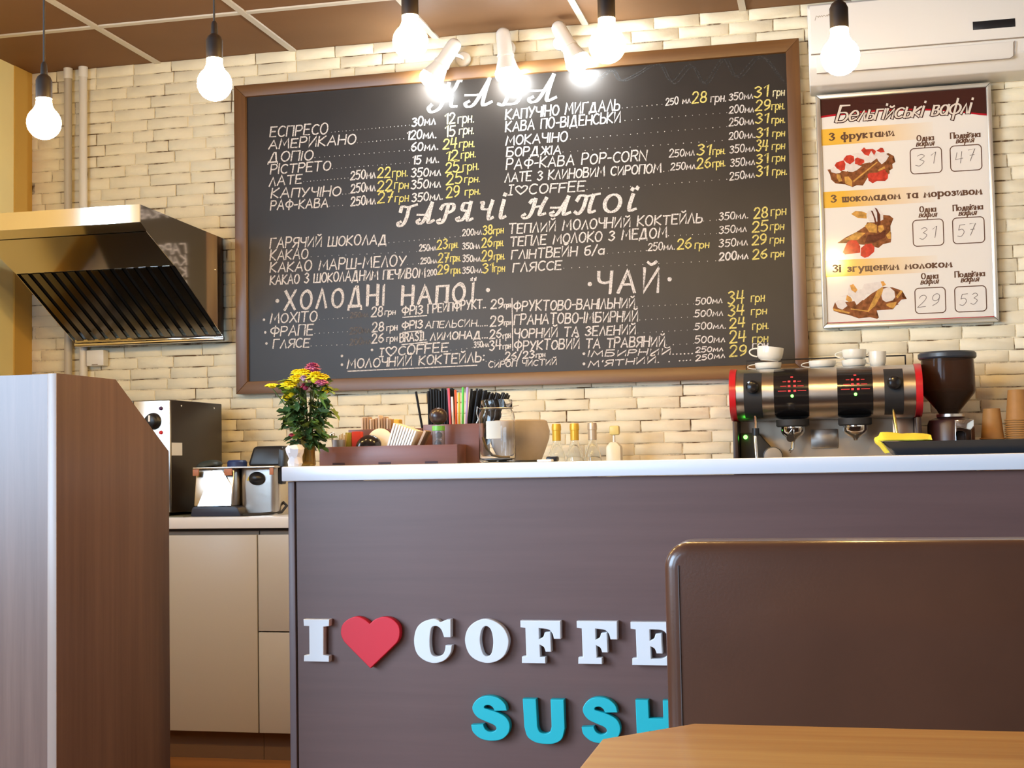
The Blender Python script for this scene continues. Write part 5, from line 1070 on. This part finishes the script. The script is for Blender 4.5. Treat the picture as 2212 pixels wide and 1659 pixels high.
# straws
M['straw'] = mat('black_straw', (.008, .008, .010), .35)
rn = random.Random(21)
def straw(x0, x1, y0, y1, z1, m_, label, group):
    bm = nb(); tube(bm, [(x0, y0, B0 + .0062), (x1, y1, z1)], .0031, 8)
    tag(obj('drinking_straw', bm, m_, None), label, 'straw', group)
for r_i in range(5):
    for k in range(9):
        x0 = -.9830 + .0066 * k + (.0033 if r_i % 2 else 0); y0 = 3.3540 + .0066 * r_i
        straw(x0, x0 + .0012 * (k - 4) * .5, y0, y0 + .0004 * r_i, 1.216 + rn.uniform(-.006, .003), M['straw'], 'black drinking straw in the dense upright bundle at the left of the straw box', 'upright black straws')
straw(-.9870, -1.016, 3.346, 3.346, 1.211, M['straw'], 'single black straw leaning left, apart from the upright black bundle', None)
for r_i in range(4):
    for k in range(6):
        x0 = -.8930 + .0073 * k; y0 = 3.3540 + .0072 * r_i; u = k / 5
        straw(x0, -.872 + .084 * u + .002 * r_i, y0, y0 + .003 * r_i, 1.213 - .012 * u + rn.uniform(-.006, .003), M['straw'], 'black drinking straw in the bundle leaning right behind the glass jar', 'leaning black straws')
for x0, x1, z1, col, nm in ((-.9230, -.930, 1.217, (.62, .10, .14), 'red and white'), (-.9165, -.921, 1.195, (.75, .72, .70), 'white'), (-.9100, -.912, 1.212, (.72, .10, .03), 'orange-red'), (-.9035, -.903, 1.205, (.62, .45, .06), 'yellow'), (-.8970, -.892, 1.218, (.10, .50, .08), 'bright green'), (-.8905, -.880, 1.218, (.38, .28, .52), 'lilac')):
    straw(x0, x1, 3.346, 3.345, z1, mat('straw_' + nm.split(' ')[0].split('-')[0], col, .35), nm + ' drinking straw between the two black straw bundles', 'coloured straws')
# sugar sticks, sachets
M['sugar'] = mat('kraft_sachet', (.50, .34, .24), .7); M['sugar_w'] = mat('white_sachet', (.74, .62, .54), .7)
for k in range(11):
    x = -1.168 + .0075 * k; bm = nb()
    box(bm, (x - .0026, 3.367, B0 + .0062), (x + .0026, 3.397, 1.151 + rn.uniform(-.008, .004)), .001, 1)
    o = obj('sugar_sachet', bm, M['sugar' if k % 3 else 'sugar_w'], None)
    tag(o, 'brown sugar sachet standing in the row at the back tray' if k % 3 else 'pale sugar sachet standing in the row at the back tray', 'sachet', 'brown sugar sachets' if k % 3 else 'pale sugar sachets')
bm = nb(); box(bm, (-1.083, 3.365, B0 + .0062), (-1.068, 3.397, 1.143), .003); single('gold_sachet', bm, mat('gold_paper', (.72, .44, .06), .5), 'gold yellow sachet at the right end of the sugar row', 'sachet')
for k, x in enumerate((-1.055, -1.032)):
    bm = nb(); box(bm, (x - .010, 3.37, B0 + .0062), (x + .010, 3.395, 1.119), .003); single('coffee_sweet', bm, mat('wrapped_brown', (.30, .17, .13), .5), ('dark wrapped sweet just right of the gold sachet', 'dark wrapped sweet behind the white napkins')[k], 'sweet')
def tilted(bm, c, size, ry, bev=.0006):
    t = bmesh.new(); bmesh.ops.create_cube(t, size=1)
    for v in t.verts: v.co = Vector((v.co.x * size[0], v.co.y * size[1], (v.co.z + .5) * size[2]))
    if bev: bmesh.ops.bevel(t, geom=list(t.edges), offset=bev, segments=1, affect='EDGES')
    merge(bm, t, Matrix.Translation(c) @ Matrix.Rotation(ry, 4, 'Y'))
FZ = B0 + .0062
M['napkin'] = mat('paper_white', (.80, .76, .72), .8)
for k in range(9):
    bm = nb(); tilted(bm, (-1.076 + k * .0066, 3.29, FZ + .002), (.0048, .06, .098 - .0022 * k), .30 + .012 * k)
    single('paper_napkin', bm, M['napkin'], 'white folded napkin in the leaning stack in the organizer', 'napkin', 'leaning white napkins')
bm = nb(); tilted(bm, (-1.008, 3.3, FZ + .004), (.006, .05, .080), .46); single('kraft_packet', bm, M['sugar'], 'crumpled kraft paper packet right of the white napkins', 'packet')
bm = nb(); lathe(bm, [(.033, 0), (.035, .001), (.034, .0036), (.028, .0066), (.012, .0087), (.002, .009)], (-1.106, 3.3243, 1.0845), 28, Matrix.Rotation(math.radians(84), 4, 'X')); single('white_cup_lid', bm, M['napkin'], 'white dome cup lid leaning behind the black lid', 'lid')
bm = nb(); lathe(bm, [(.0345, 0), (.036, .003), (.035, .008), (.03, .016), (.02, .024), (.004, .028)], (-1.124, 3.2895, 1.0725), 28, Matrix.Rotation(math.radians(46), 4, 'X'), sx=.92, sy=.90); single('black_cup_lid', bm, mat('gloss_black', (.01, .009, .012), .18), 'glossy black dome cup lid lying in the organizer tray', 'lid')
bm = nb(); box(bm, (-1.172, 3.295, FZ), (-1.148, 3.32, 1.112), .001, rz=.1); bx_ = thing('tea_packet', 'small red and olive tea packet standing in the organizer tray', 'packet', (-1.165, 3.305, FZ)); obj('red_face', bm, mat('packet_red', (.62, .05, .03), .5), bx_)
bm = nb(); box(bm, (-1.190, 3.297, FZ), (-1.1735, 3.32, 1.110), .001, rz=.1); obj('olive_face', bm, mat('packet_olive', (.34, .32, .05), .5), bx_)
lt = thing('toothpick_cup', 'small grey metal cup with wooden picks at the left of the organizer', 'cup', (-1.2, 3.295, FZ))
bm = nb(); lathe(bm, [(.017, FZ), (.018, 1.092), (.0165, 1.092), (.0155, FZ + .004)], (-1.203, 3.29, 0), 24); obj('cup', bm, mat('grey_metal', (.36, .35, .37), .4, .6), lt)
bm = nb(); tube(bm, [(-1.214, 3.283, FZ + .006), (-1.218, 3.281, 1.098)], .0025, 8); sphere(bm, (-1.218, 3.281, 1.104), .0075, 12); obj('spoon', bm, M['chrome'], lt)
bm = nb()
for k in range(6): tube(bm, [(-1.203 + .002 * k, 3.287, FZ + .006), (-1.20 + .004 * k, 3.287, 1.104 + .002 * (k % 3))], .0012, 6)
obj('picks', bm, mat('pick_wood', (.62, .42, .18), .6), lt)
cb = thing('sweet_bottle', 'clear tube of sweets with dark round cap and green band, in the organizer', 'bottle', (-.868, 3.29, FZ))
M['clear'] = mat('clear_plastic', (.95, .95, .95), .08, trans=.9, ior=1.25)
bm = nb(); lathe(bm, [(.0145, FZ), (.0155, FZ + .004), (.0155, 1.122), (.0145, 1.122), (.0145, FZ + .005), (.001, FZ + .004)], (-.905, 3.29, 0), 24); obj('tube', bm, M['clear'], cb)
bm = nb(); lathe(bm, [(.0160, 1.109), (.0160, 1.121)], (-.905, 3.29, 0), 24); obj('band', bm, mat('band_green', (.16, .42, .06), .4), cb, label='green band')
bm = nb(); sphere(bm, (-.905, 3.29, 1.145), .0225, 24, (1, 1, .95)); obj('cap', bm, mat('cap_dark_brown', (.035, .018, .014), .3), cb, label='dark brown round cap')
bm = nb(); sphere(bm, (-.904, 3.29, 1.098), .009, 12); sphere(bm, (-.907, 3.29, 1.077), .010, 12); obj('sweets', bm, mat('sweet_pink', (.42, .2, .17), .5), cb)
cb.location.x = -.905
for ch in cb.children: ch.location.x += .037 - .037
# ---------------------------------------------------------------- jar and pot
jr = thing('glass_jar', 'empty square-shouldered clear glass jar with wire clamp on the bar', 'jar', (-.785, 3.25, BT))
jw = .046
out = [(.038, .001), (.043, .004), (.0445, .012), (.0445, .109), (.042, .121), (.037, .128), (.0365, .133), (.0385, .136), (.0385, .149), (.037, .1525)]
inn = [(.0352, .1525), (.0352, .130), (.0400, .119), (.0428, .107), (.0428, .012), (.0405, .0085), (.002, .007)]
bm = nb(); lathe(bm, [(r, BT + z) for r, z in out + inn], (-.783, 3.25, 0), 40, cap1=False); obj('jar_body', bm, M['glass'], jr, ang=60)
bm = nb(); tube(bm, [(-.783 + .0395 * math.cos(a * PI / 16), 3.25 + .0395 * math.sin(a * PI / 16), BT + .132) for a in range(33)], .0012, 6)
tube(bm, [(-.825, 3.25, BT + .132), (-.831, 3.25, BT + .137), (-.833, 3.25, BT + .121), (-.829, 3.25, BT + .107), (-.834, 3.25, BT + .097)], .0014, 6)
tube(bm, [(-.743, 3.25, BT + .136), (-.728, 3.25, BT + .138)], .0012, 6); obj('wire_clamp', bm, M['steel_b'], jr)
bm = nb(); t = bmesh.new(); R0 = []; R1 = []
for k in range(9):
    a = math.radians(-112 + k * 5.8); R0.append(t.verts.new((-.783 + .0449 * math.cos(a), 3.25 + .0449 * math.sin(a), BT + .058))); R1.append(t.verts.new((-.783 + .0449 * math.cos(a), 3.25 + .0449 * math.sin(a), BT + .100)))
for k in range(8): t.faces.new((R0[k], R0[k + 1], R1[k + 1], R1[k]))
bm.free(); obj('paper_label', t, mat('jar_label_grey', (.52, .49, .42), .7), jr, label='blank grey label')
bm = nb(); tube(bm, [(-.817, 3.24, BT + .062), (-.808, 3.24, BT + .035), (-.795, 3.245, BT + .016), (-.775, 3.25, BT + .0115), (-.752, 3.25, BT + .0115)], .003, 8); obj('wooden_stick', bm, mat('stick_wood', (.55, .38, .16), .6), jr)
bm = nb(); lathe(bm, [(.045, BT + .0005), (.058, BT + .006), (.068, BT + .03), (.078, BT + .058), (.080, BT + .078), (.073, BT + .103), (.068, BT + .106), (.065, BT + .103), (.073, BT + .078), (.071, BT + .058), (.061, BT + .03), (.05, BT + .01), (.002, BT + .008)], (-.764, 3.40, 0), 40, cap1=False)
single('round_pot', bm, mat('taupe_clay', (.31, .255, .21), .65, noise=.12, nscale=18), 'round taupe clay pot on the bar, behind the glass jar', 'pot')
bm = nb(); box(bm, (-.690, 3.27, BT + .0004), (-.654, 3.30, BT + .006), .002); single('white_card', bm, M['napkin'], 'small white card lying on the bar, right of the taupe pot', 'card')
bm = nb(); box(bm, (-.676, 3.31, BT + .0004), (-.648, 3.34, BT + .013), .004); single('black_clip', bm, M['black_plastic'], 'small black clip on the bar behind the white card', 'clip')

# ---------------------------------------------------------------- bottles on the back worktop
M['bottle'] = mat('bottle_glass', (.97, .98, .97), .03, trans=1., ior=1.3)
def bottle(x, y, capm, label):
    t = thing('wine_bottle', label, 'bottle', (x, y, BC), 'clear bottles on the back worktop'); z = BC
    o_ = [(.027, .0006), (.031, .005), (.032, .02), (.032, .175), (.029, .20), (.020, .226), (.0155, .245), (.0148, .285), (.0165, .287), (.0165, .297), (.015, .299)]
    i_ = [(.0115, .299), (.0115, .245), (.017, .224), (.027, .198), (.030, .173), (.030, .02), (.026, .012), (.002, .02)]
    bm = nb(); lathe(bm, [(r, z + h) for r, h in o_ + i_], (x, y, 0), 32, cap1=False); obj('bottle_body', bm, M['bottle'], t, ang=60)
    bm = nb(); lathe(bm, [(.0158, z + .250), (.0160, z + .286), (.0176, z + .288), (.0176, z + .3), (.0160, z + .3115), (.002, z + .312)], (x, y, 0), 28); obj('capsule', bm, capm, t)
M['gold'] = mat('gold_capsule', (.72, .45, .05), .35, .3); M['silver'] = mat('silver_gold_capsule', (.56, .46, .34), .35, .4)
bottle(-.969, 4.95, M['gold'], 'clear bottle with gold capsule, leftmost in the row beyond the bar')
bottle(-.902, 4.95, M['gold'], 'clear bottle with gold capsule, second in the row beyond the bar')
bottle(-.836, 4.95, M['silver'], 'clear bottle with dull silvery capsule, third in the row beyond the bar')
pb = thing('pump_bottle', 'short square bottle with a pale yellow pump, right of the clear bottles', 'bottle', (-.757, 4.95, BC))
bm = nb(); prism(bm, [(-.784, BC + .0006), (-.730, BC + .0006), (-.730, 1.075), (-.745, 1.092), (-.769, 1.092), (-.784, 1.075)], 1, 4.925, 4.975, .004); obj('bottle_body', bm, mat('pale_lotion', (.74, .68, .50), .3), pb)
bm = nb(); lathe(bm, [(.005, 1.092), (.005, 1.112), (.004, 1.118)], (-.757, 4.95, 0), 14); obj('pump_stem', bm, M['white_plastic'], pb)
bm = nb(); box(bm, (-.772, 4.935, 1.118), (-.736, 4.965, 1.152), .006); obj('pump_head', bm, mat('pump_yellow', (.74, .60, .22), .4), pb)

# ---------------------------------------------------------------- coffee machine
cm = thing('espresso_machine', 'two-group steel espresso machine with red end caps on the back worktop', 'coffee machine', (0, 4.85, BC))
ZC, RZ, YC, RY = 1.241, .088, 4.80, .15
def surf(z, off=0.):
    u = max(-1, min(1, (z - ZC) / RZ)); return YC - (RY) * (1 - abs(u) ** 2.6) ** .5 - off
prof = [(surf(z), z) for z in [ZC - RZ + 2 * RZ * (.5 - .5 * math.cos(PI * k / 24)) for k in range(25)]]
def drum(x0, x1, off, m_, nm, z0=None, z1=None, label=None, yb=5.06):
    zz = [z for y, z in prof if (z0 is None or z >= z0) and (z1 is None or z <= z1)]
    if z0 is not None: zz = [z0] + [z for z in zz if z > z0 + .002]
    if z1 is not None: zz = [z for z in zz if z < z1 - .002] + [z1]
    front = [(surf(z, off), z) for z in zz]
    if z0 is None: front = [(yb, ZC - RZ)] + front + [(yb, ZC + RZ)]
    else: front = front + [(surf(z, -.004), z) for z in zz[::-1]]
    bm = nb(); prism(bm, front, 0, x0, x1); return obj(nm, bm, m_, cm, ang=28, label=label)
drum(-.297, .283, 0, M['steel_b'], 'drum_body')
RZ_, RY_ = RZ, RY
for x0, x1 in ((-.319, -.2975), (.2835, .305)):
    RZ, RY = .092, .156; o = drum(x0, x1, 0, M['red'], 'end_cap', label='red end cap'); RZ, RY = RZ_, RY_
M['panel'] = mat('panel_gloss_black', (.012, .010, .010), .16)
for x0, x1 in ((-.172, -.058), (.034, .148)): drum(x0, x1, .003, M['panel'], 'button_panel', ZC - .078, ZC + .082, 'black touch panel')
M['led_red'] = mat('led_red', (.3, .01, .01), .4, emit=(1, .03, .03), es=1.3); M['led_dim'] = mat('led_dim_red', (.2, .01, .01), .4, emit=(1, .04, .03), es=.35)
M['led_green'] = mat('led_green', (.1, .6, .05), .4, emit=(.12, 1, .08), es=5.)
for cx_ in (-.112, .092):
    bm = nb(); bd_ = nb()
    def mark(b, x, z, w, h):
        box(b, (x - w / 2, surf(z, .0042), z - h / 2), (x + w / 2, surf(z, .0032), z + h / 2))
    mark(bm, cx_, 1.292, .008, .004)
    for k, z in enumerate((1.277, 1.2615, 1.2455)):
        for s in (-1, 1):
            mark(bm, cx_ + s * .009, z, .008, .006); mark(bd_, cx_ + s * (.024 + .004 * k), z, .012 + .008 * k, .0028)
    obj('button_lights', bm, M['led_red'], cm, smooth=False, label='red lit buttons'); obj('button_legend', bd_, M['led_dim'], cm, smooth=False)
    bm = nb(); z = 1.2285; sphere(bm, (cx_, surf(z, .004), z), .0052, 14); obj('indicator_light', bm, M['led_green'], cm, label='green indicator light')
for x0, x1, kz in ((-.271, -.211, 1.262), (.184, .245, 1.262)):
    drum(x0, x1, .003, M['black_matte'], 'steam_panel', ZC - .08, ZC + .070, 'matte black steam panel')
    bm = nb(); c_ = ((x0 + x1) / 2, surf(kz, .002), kz); lathe(bm, [(.020, 0), (.0225, .01), (.021, .026), (.015, .033), (.004, .035)], c_, 28, RX); obj('steam_knob', bm, M['panel'], cm)
bm = nb(); box(bm, (-.297, 4.86, .93), (.283, 5.05, ZC - RZ - .0005)); obj('back_body', bm, mat('machine_inner_steel', (.50, .40, .30), .4, .45), cm)
bm = nb(); box(bm, (-.315, 4.72, BC + .012), (-.298, 5.05, ZC - .09), .003); box(bm, (.284, 4.72, BC + .012), (.301, 5.05, ZC - .09), .003); obj('side_panel', bm, mat('machine_side_black', (.03, .014, .012), .4), cm)
bm = nb(); box(bm, (-.2975, 4.60, BC + .012), (.2835, 5.05, .925), .004); obj('drip_tray', bm, M['steel_b'], cm)
bm = nb()
for k in range(26): box(bm, (-.28 + .0215 * k, 4.61, .9255), (-.27 + .0215 * k, 4.85, .9285))
obj('drip_grid', bm, M['steel_b'], cm, smooth=False)
bm = nb()
for x in (-.28, .265):
    for y in (4.65, 5.02): lathe(bm, [(.016, BC + .0005), (.016, BC + .0118)], (x, y, 0), 14)
obj('feet', bm, M['black_plastic'], cm)
for cx_ in (-.115, .089):
    bm = nb(); lathe(bm, [(.046, 1.128), (.050, 1.132), (.050, 1.1525)], (cx_, 4.735, 0), 32, sx=1.1); obj('group_collar', bm, M['black_matte'], cm)
    bm = nb(); lathe(bm, [(.006, 1.078), (.010, 1.085), (.022, 1.092), (.036, 1.104), (.040, 1.112), (.040, 1.1278)], (cx_, 4.735, 0), 32); obj('group_head', bm, M['chrome'], cm)
bm = nb(); tube(bm, [(-.115, 4.70, 1.112), (-.118, 4.63, 1.10), (-.120, 4.585, 1.088)], [.009, .011, .013], 14); tube(bm, [(-.115, 4.735, 1.085), (-.118, 4.735, 1.055), (-.128, 4.73, 1.045)], .006, 10); obj('portafilter', bm, M['chrome'], cm)
bm = nb(); box(bm, (-.058, 4.852, 1.055), (.032, 4.859, 1.12), .002); obj('back_plate', bm, M['steel_b'], cm)
bm = nb(); box(bm, (.215, 4.850, 1.06), (.283, 4.8595, 1.150), .002); obj('back_plate', bm, mat('copper_sheen', (.62, .38, .24), .3, 1.), cm, label='copper toned reflective plate')
# left control block with gauge and a green light
bm = nb(); prism(bm, [(-.296, .93), (-.17, .93), (-.158, .99), (-.165, 1.03), (-.235, 1.112), (-.296, 1.112)], 1, 4.80, 4.858, .004); obj('control_block', bm, M['black_matte'], cm)
bm = nb(); lathe(bm, [(.031, 0), (.031, .006), (.029, .007)], (-.186, 4.7995, 1.030), 32, RX); obj('gauge', bm, mat('gauge_face', (.42, .36, .30), .4), cm, label='round pressure gauge')
bm = nb(); lathe(bm, [(.033, 0), (.033, .008), (.031, .0085), (.031, .0005)], (-.186, 4.7994, 1.030), 32, RX, cap1=False); obj('gauge_rim', bm, M['black_plastic'], cm)
bm = nb(); sphere(bm, (-.277, 4.797, 1.098), .0075, 14); obj('power_light', bm, M['led_green'], cm, label='green power light')
bm = nb(); tube(bm, [(-.237, 4.69, 1.165), (-.234, 4.68, 1.14), (-.238, 4.67, 1.10), (-.234, 4.655, 1.03), (-.232, 4.65, .99)], [.005, .005, .006, .0055, .005], 12); obj('steam_wand', bm, M['chrome'], cm)
bm = nb(); lathe(bm, [(.012, 1.10), (.012, 1.125)], (-.236, 4.672, 0), 18); obj('wand_sleeve', bm, M['black_plastic'], cm)
bm = nb(); tube(bm, [(.212, 4.69, 1.175), (.214, 4.68, 1.15), (.218, 4.67, 1.11), (.222, 4.66, 1.075)], [.005, .006, .0055, .005], 12); obj('steam_wand', bm, mat('wand_brass', (.70, .55, .22), .25, 1.), cm)
bm = nb(); lathe(bm, [(.030, 1.058), (.034, 1.060), (.034, 1.067), (.031, 1.069)], (.243, 4.80, 0), 28); obj('cup_stand', bm, M['chrome'], cm)
bm = nb(); tube(bm, [(.333 - .06, 5.02, ZC + RZ), (.333 - .06, 5.02, 1.378)], .0025, 8); tube(bm, [(.273, 5.02, 1.376), (-.28, 5.02, 1.376), (-.28, 5.02, ZC + RZ)], .0025, 8); obj('cup_rail', bm, M['black_matte'], cm)
# ---------------------------------------------------------------- cups on the machine
CT = ZC + RZ + .0006
def cup(x, y, z, r, h, label, name='coffee_cup', ha=PI, group=None, rim_only=False):
    t = thing(name, label, 'cup', (x, y, z), group)
    o_ = [(r * .66, 0), (r * .70, .003), (r * .80, h * .10), (r * .94, h * .30), (r * .98, h * .62), (r, h)]
    i_ = [(r * .95, h), (r * .93, h * .62), (r * .86, h * .30), (.002, h * .14)]
    bm = nb(); lathe(bm, [(a, z + b_) for a, b_ in o_ + i_], (x, y, 0), 32, cap1=False); obj('cup_body', bm, M['cup'], t, ang=50)
    bm = nb(); pts = []
    for k in range(11):
        a = PI * k / 10; q = r * .93 + math.sin(a) * r * .62; pts.append((x + q * math.cos(ha), y + q * math.sin(ha), z + h * .54 + math.cos(a) * h * .30))
    tube(bm, pts, h * .055, 8); obj('handle', bm, M['cup'], t); return t
def saucer(x, y, z, r, label):
    bm = nb(); lathe(bm, [(r * .5, z), (r * .55, z + .003), (r, z + .011), (r * .99, z + .0125), (r * .5, z + .0055), (.002, z + .0055)], (x, y, 0), 36, cap1=False); single('saucer', bm, M['cup'], label, 'saucer')
cup(-.196, 4.87, CT, .046, .026, 'shallow white cup under the tipped cup at the left of the coffee machine', group=None)
tc_ = cup(-.192, 4.87, CT + .0265, .046, .048, 'large white cup sitting tipped on another cup, left on top of the coffee machine')
tc_.rotation_euler = (0, math.radians(7), 0); tc_.location.z += .006
cup(-.012, 4.87, CT, .046, .027, 'low white cup beside the stacked cups on the coffee machine')
cup(.094, 4.87, CT, .041, .026, 'bottom white cup of the two-cup stack on the coffee machine')
cup(.096, 4.87, CT + .0265, .041, .035, 'top white cup of the two-cup stack on the coffee machine')
cup(.173, 4.88, CT, .030, .053, 'tall small white cup at the right on top of the coffee machine', ha=PI + .3)

# ---------------------------------------------------------------- grinder
gr = thing('coffee_grinder', 'coffee grinder with a smoky bean hopper, right of the espresso machine', 'grinder', (.40, 4.82, BC))
GX, GY = .397, 4.82
bm = nb(); lathe(bm, [(.090, 1.345), (.0945, 1.350), (.0945, 1.362), (.088, 1.368), (.03, 1.371)], (GX, GY, 0), 40); obj('hopper_lid', bm, mat('lid_blue_black', (.03, .035, .045), .35), gr)
bm = nb(); lathe(bm, [(.032, 1.160), (.040, 1.175), (.084, 1.228), (.0875, 1.236), (.0875, 1.30), (.085, 1.3445), (.082, 1.3445), (.0845, 1.30), (.0845, 1.238), (.081, 1.231), (.037, 1.177), (.030, 1.165)], (GX, GY, 0), 40, cap0=False, cap1=False); obj('hopper', bm, mat('smoky_plastic', (.20, .11, .07), .12, trans=.85, ior=1.15), gr, label='smoky transparent hopper')
bm = nb(); lathe(bm, [(.028, 1.166), (.036, 1.178), (.080, 1.232), (.078, 1.238), (.03, 1.246), (.002, 1.247)], (GX, GY, 0), 36); obj('coffee_beans', bm, mat('coffee_beans', (.018, .008, .005), .5, bump=1., bscale=160), gr)
bm = nb(); lathe(bm, [(.043, 1.148), (.046, 1.151), (.046, 1.160), (.034, 1.1605)], (GX + .005, GY, 0), 32); obj('collar', bm, M['steel_b'], gr)
bm = nb(); lathe(bm, [(.070, BC + .02), (.076, BC + .03), (.076, 1.125), (.070, 1.140), (.05, 1.1478)], (GX + .005, GY + .01, 0), 40); box(bm, (GX - .085, GY - .09, BC + .0006), (GX + .09, GY + .11, BC + .0195), .004); obj('grinder_body', bm, mat('grinder_dark', (.045, .014, .012), .35), gr)
bm = nb(); prism(bm, [(.405, .93), (.405, 1.138), (.464, 1.138), (.464, 1.112), (.455, 1.102), (.455, .93), (.438, .93), (.436, 1.094), (.428, 1.101), (.412, 1.101), (.408, 1.096), (.4075, .93)], 1, GY - .115, GY - .068, .002); obj('doser_front', bm, M['chrome'], gr, label='chrome doser front')
bm = nb(); box(bm, (.409, GY - .075, .90), (.435, GY - .067, 1.098)); obj('dispenser_slot', bm, mat('slot_brown_black', (.03, .015, .012), .4), gr, smooth=False)

# ---------------------------------------------------------------- paper cups
M['kraft'] = mat('kraft_cup', (.42, .20, .055), .6, noise=.06, nscale=40)
def pcup():
    t = thing('paper_cup', 'inverted kraft paper cup in the stack beside the coffee grinder', 'cup', (0, 0, 0), 'kraft paper cups')
    bm = nb(); lathe(bm, [(.0375, .003), (.0275, .1025), (.0265, .1035), (.0005, .1035), (.0005, .1018), (.0262, .1018), (.0270, .101), (.0370, .003)], (0, 0, 0), 28, cap0=False, cap1=False); obj('cup_wall', bm, M['kraft'], t)
    bm = nb(); tube(bm, [(.0400 * math.cos(2 * PI * k / 28), .0400 * math.sin(2 * PI * k / 28), .0028) for k in range(29)], .0024, 6); obj('rolled_rim', bm, M['kraft'], t); return t
p0 = pcup(); first = True
for sx_, sy_, n, pit, lb, gp in ((.537, 4.86, 30, .0076, 'inverted kraft paper cup in the shorter stack, beside the coffee grinder', 'cups of the shorter kraft stack'), (.618, 4.86, 39, .0074, 'inverted kraft paper cup in the taller stack at the photo edge', 'cups of the taller kraft stack')):
    for k in range(n):
        loc = (sx_, sy_, BC + .0005 + pit * k)
        l2 = lb if k < n - 1 else ('topmost inverted kraft paper cup of the shorter stack' if n == 30 else 'topmost inverted kraft paper cup of the taller stack')
        if first: p0.location = loc; p0['label'] = l2; p0['group'] = gp; first = False
        else: dup(p0, loc, l2, gp)

# ---------------------------------------------------------------- tray and cloth at the right end of the bar
bm = nb(); t = bmesh.new()
o_ = [(.120, 3.18, BT + .031), (.75, 3.18, BT + .031), (.75, 3.50, BT + .031), (.120, 3.50, BT + .031)]
i_ = [(.152, 3.20, BT + .0006), (.73, 3.20, BT + .0006), (.73, 3.48, BT + .0006), (.152, 3.48, BT + .0006)]
A = [t.verts.new(p) for p in o_]; B = [t.verts.new(p) for p in i_]
A2 = [t.verts.new((p[0] + (.006 if p[0] < .4 else -.006), p[1] + (.006 if p[1] < 3.3 else -.006), p[2])) for p in o_]; B2 = [t.verts.new((p[0] + (.004 if p[0] < .4 else -.004), p[1] + (.004 if p[1] < 3.3 else -.004), p[2] + .004)) for p in i_]
for k in range(4):
    j = (k + 1) % 4
    for f in ((A[k], A[j], B[j], B[k]), (A2[k], A2[j], B2[j], B2[k]), (A[k], A[j], A2[j], A2[k])): t.faces.new(f)
t.faces.new(B); t.faces.new(B2); bmesh.ops.recalc_face_normals(t, faces=t.faces); bm.free()
single('serving_tray', t, mat('tray_black', (.012, .014, .018), .3), 'black serving tray with flared sides at the right end of the bar', 'tray', smooth=False)
# cloth draped over the left rim of the tray
t = bmesh.new(); rn = random.Random(5); nx, ny = 22, 14; gv = []
path = smoothline([(.131, BT + .006), (.119, BT + .022), (.108, BT + .036), (.121, BT + .0455), (.165, BT + .047), (.205, BT + .041), (.225, BT + .036)], 4)
for i, (x, z) in enumerate(path):
    row = []
    for j in range(ny):
        v = j / (ny - 1); y = 3.19 + .13 * v + .004 * math.sin(i * .9)
        zz = z + .004 * math.sin(v * 9 + i * .5) * min(1, i / 8) + (.006 * math.sin(v * 5) if i > 10 else 0) - .002 * v
        if i > 9: zz = BT + .0350 + max(0, (zz - BT - .0350) * min(1, v * 4))
        row.append(t.verts.new((x - .006 * (1 - abs(2 * v - 1)) * (i < 10), y, zz)))
    gv.append(row)
for a, b_ in zip(gv, gv[1:]):
    for j in range(ny - 1): t.faces.new((a[j], a[j + 1], b_[j + 1], b_[j]))
bmesh.ops.recalc_face_normals(t, faces=t.faces); bmesh.ops.solidify(t, geom=list(t.faces), thickness=.0025)
single('cleaning_cloth', t, mat('cloth_yellow', (.58, .48, .03), .85, bump=.4, bscale=300), 'yellow cleaning cloth draped over the left rim of the black tray', 'cloth', ang=60)
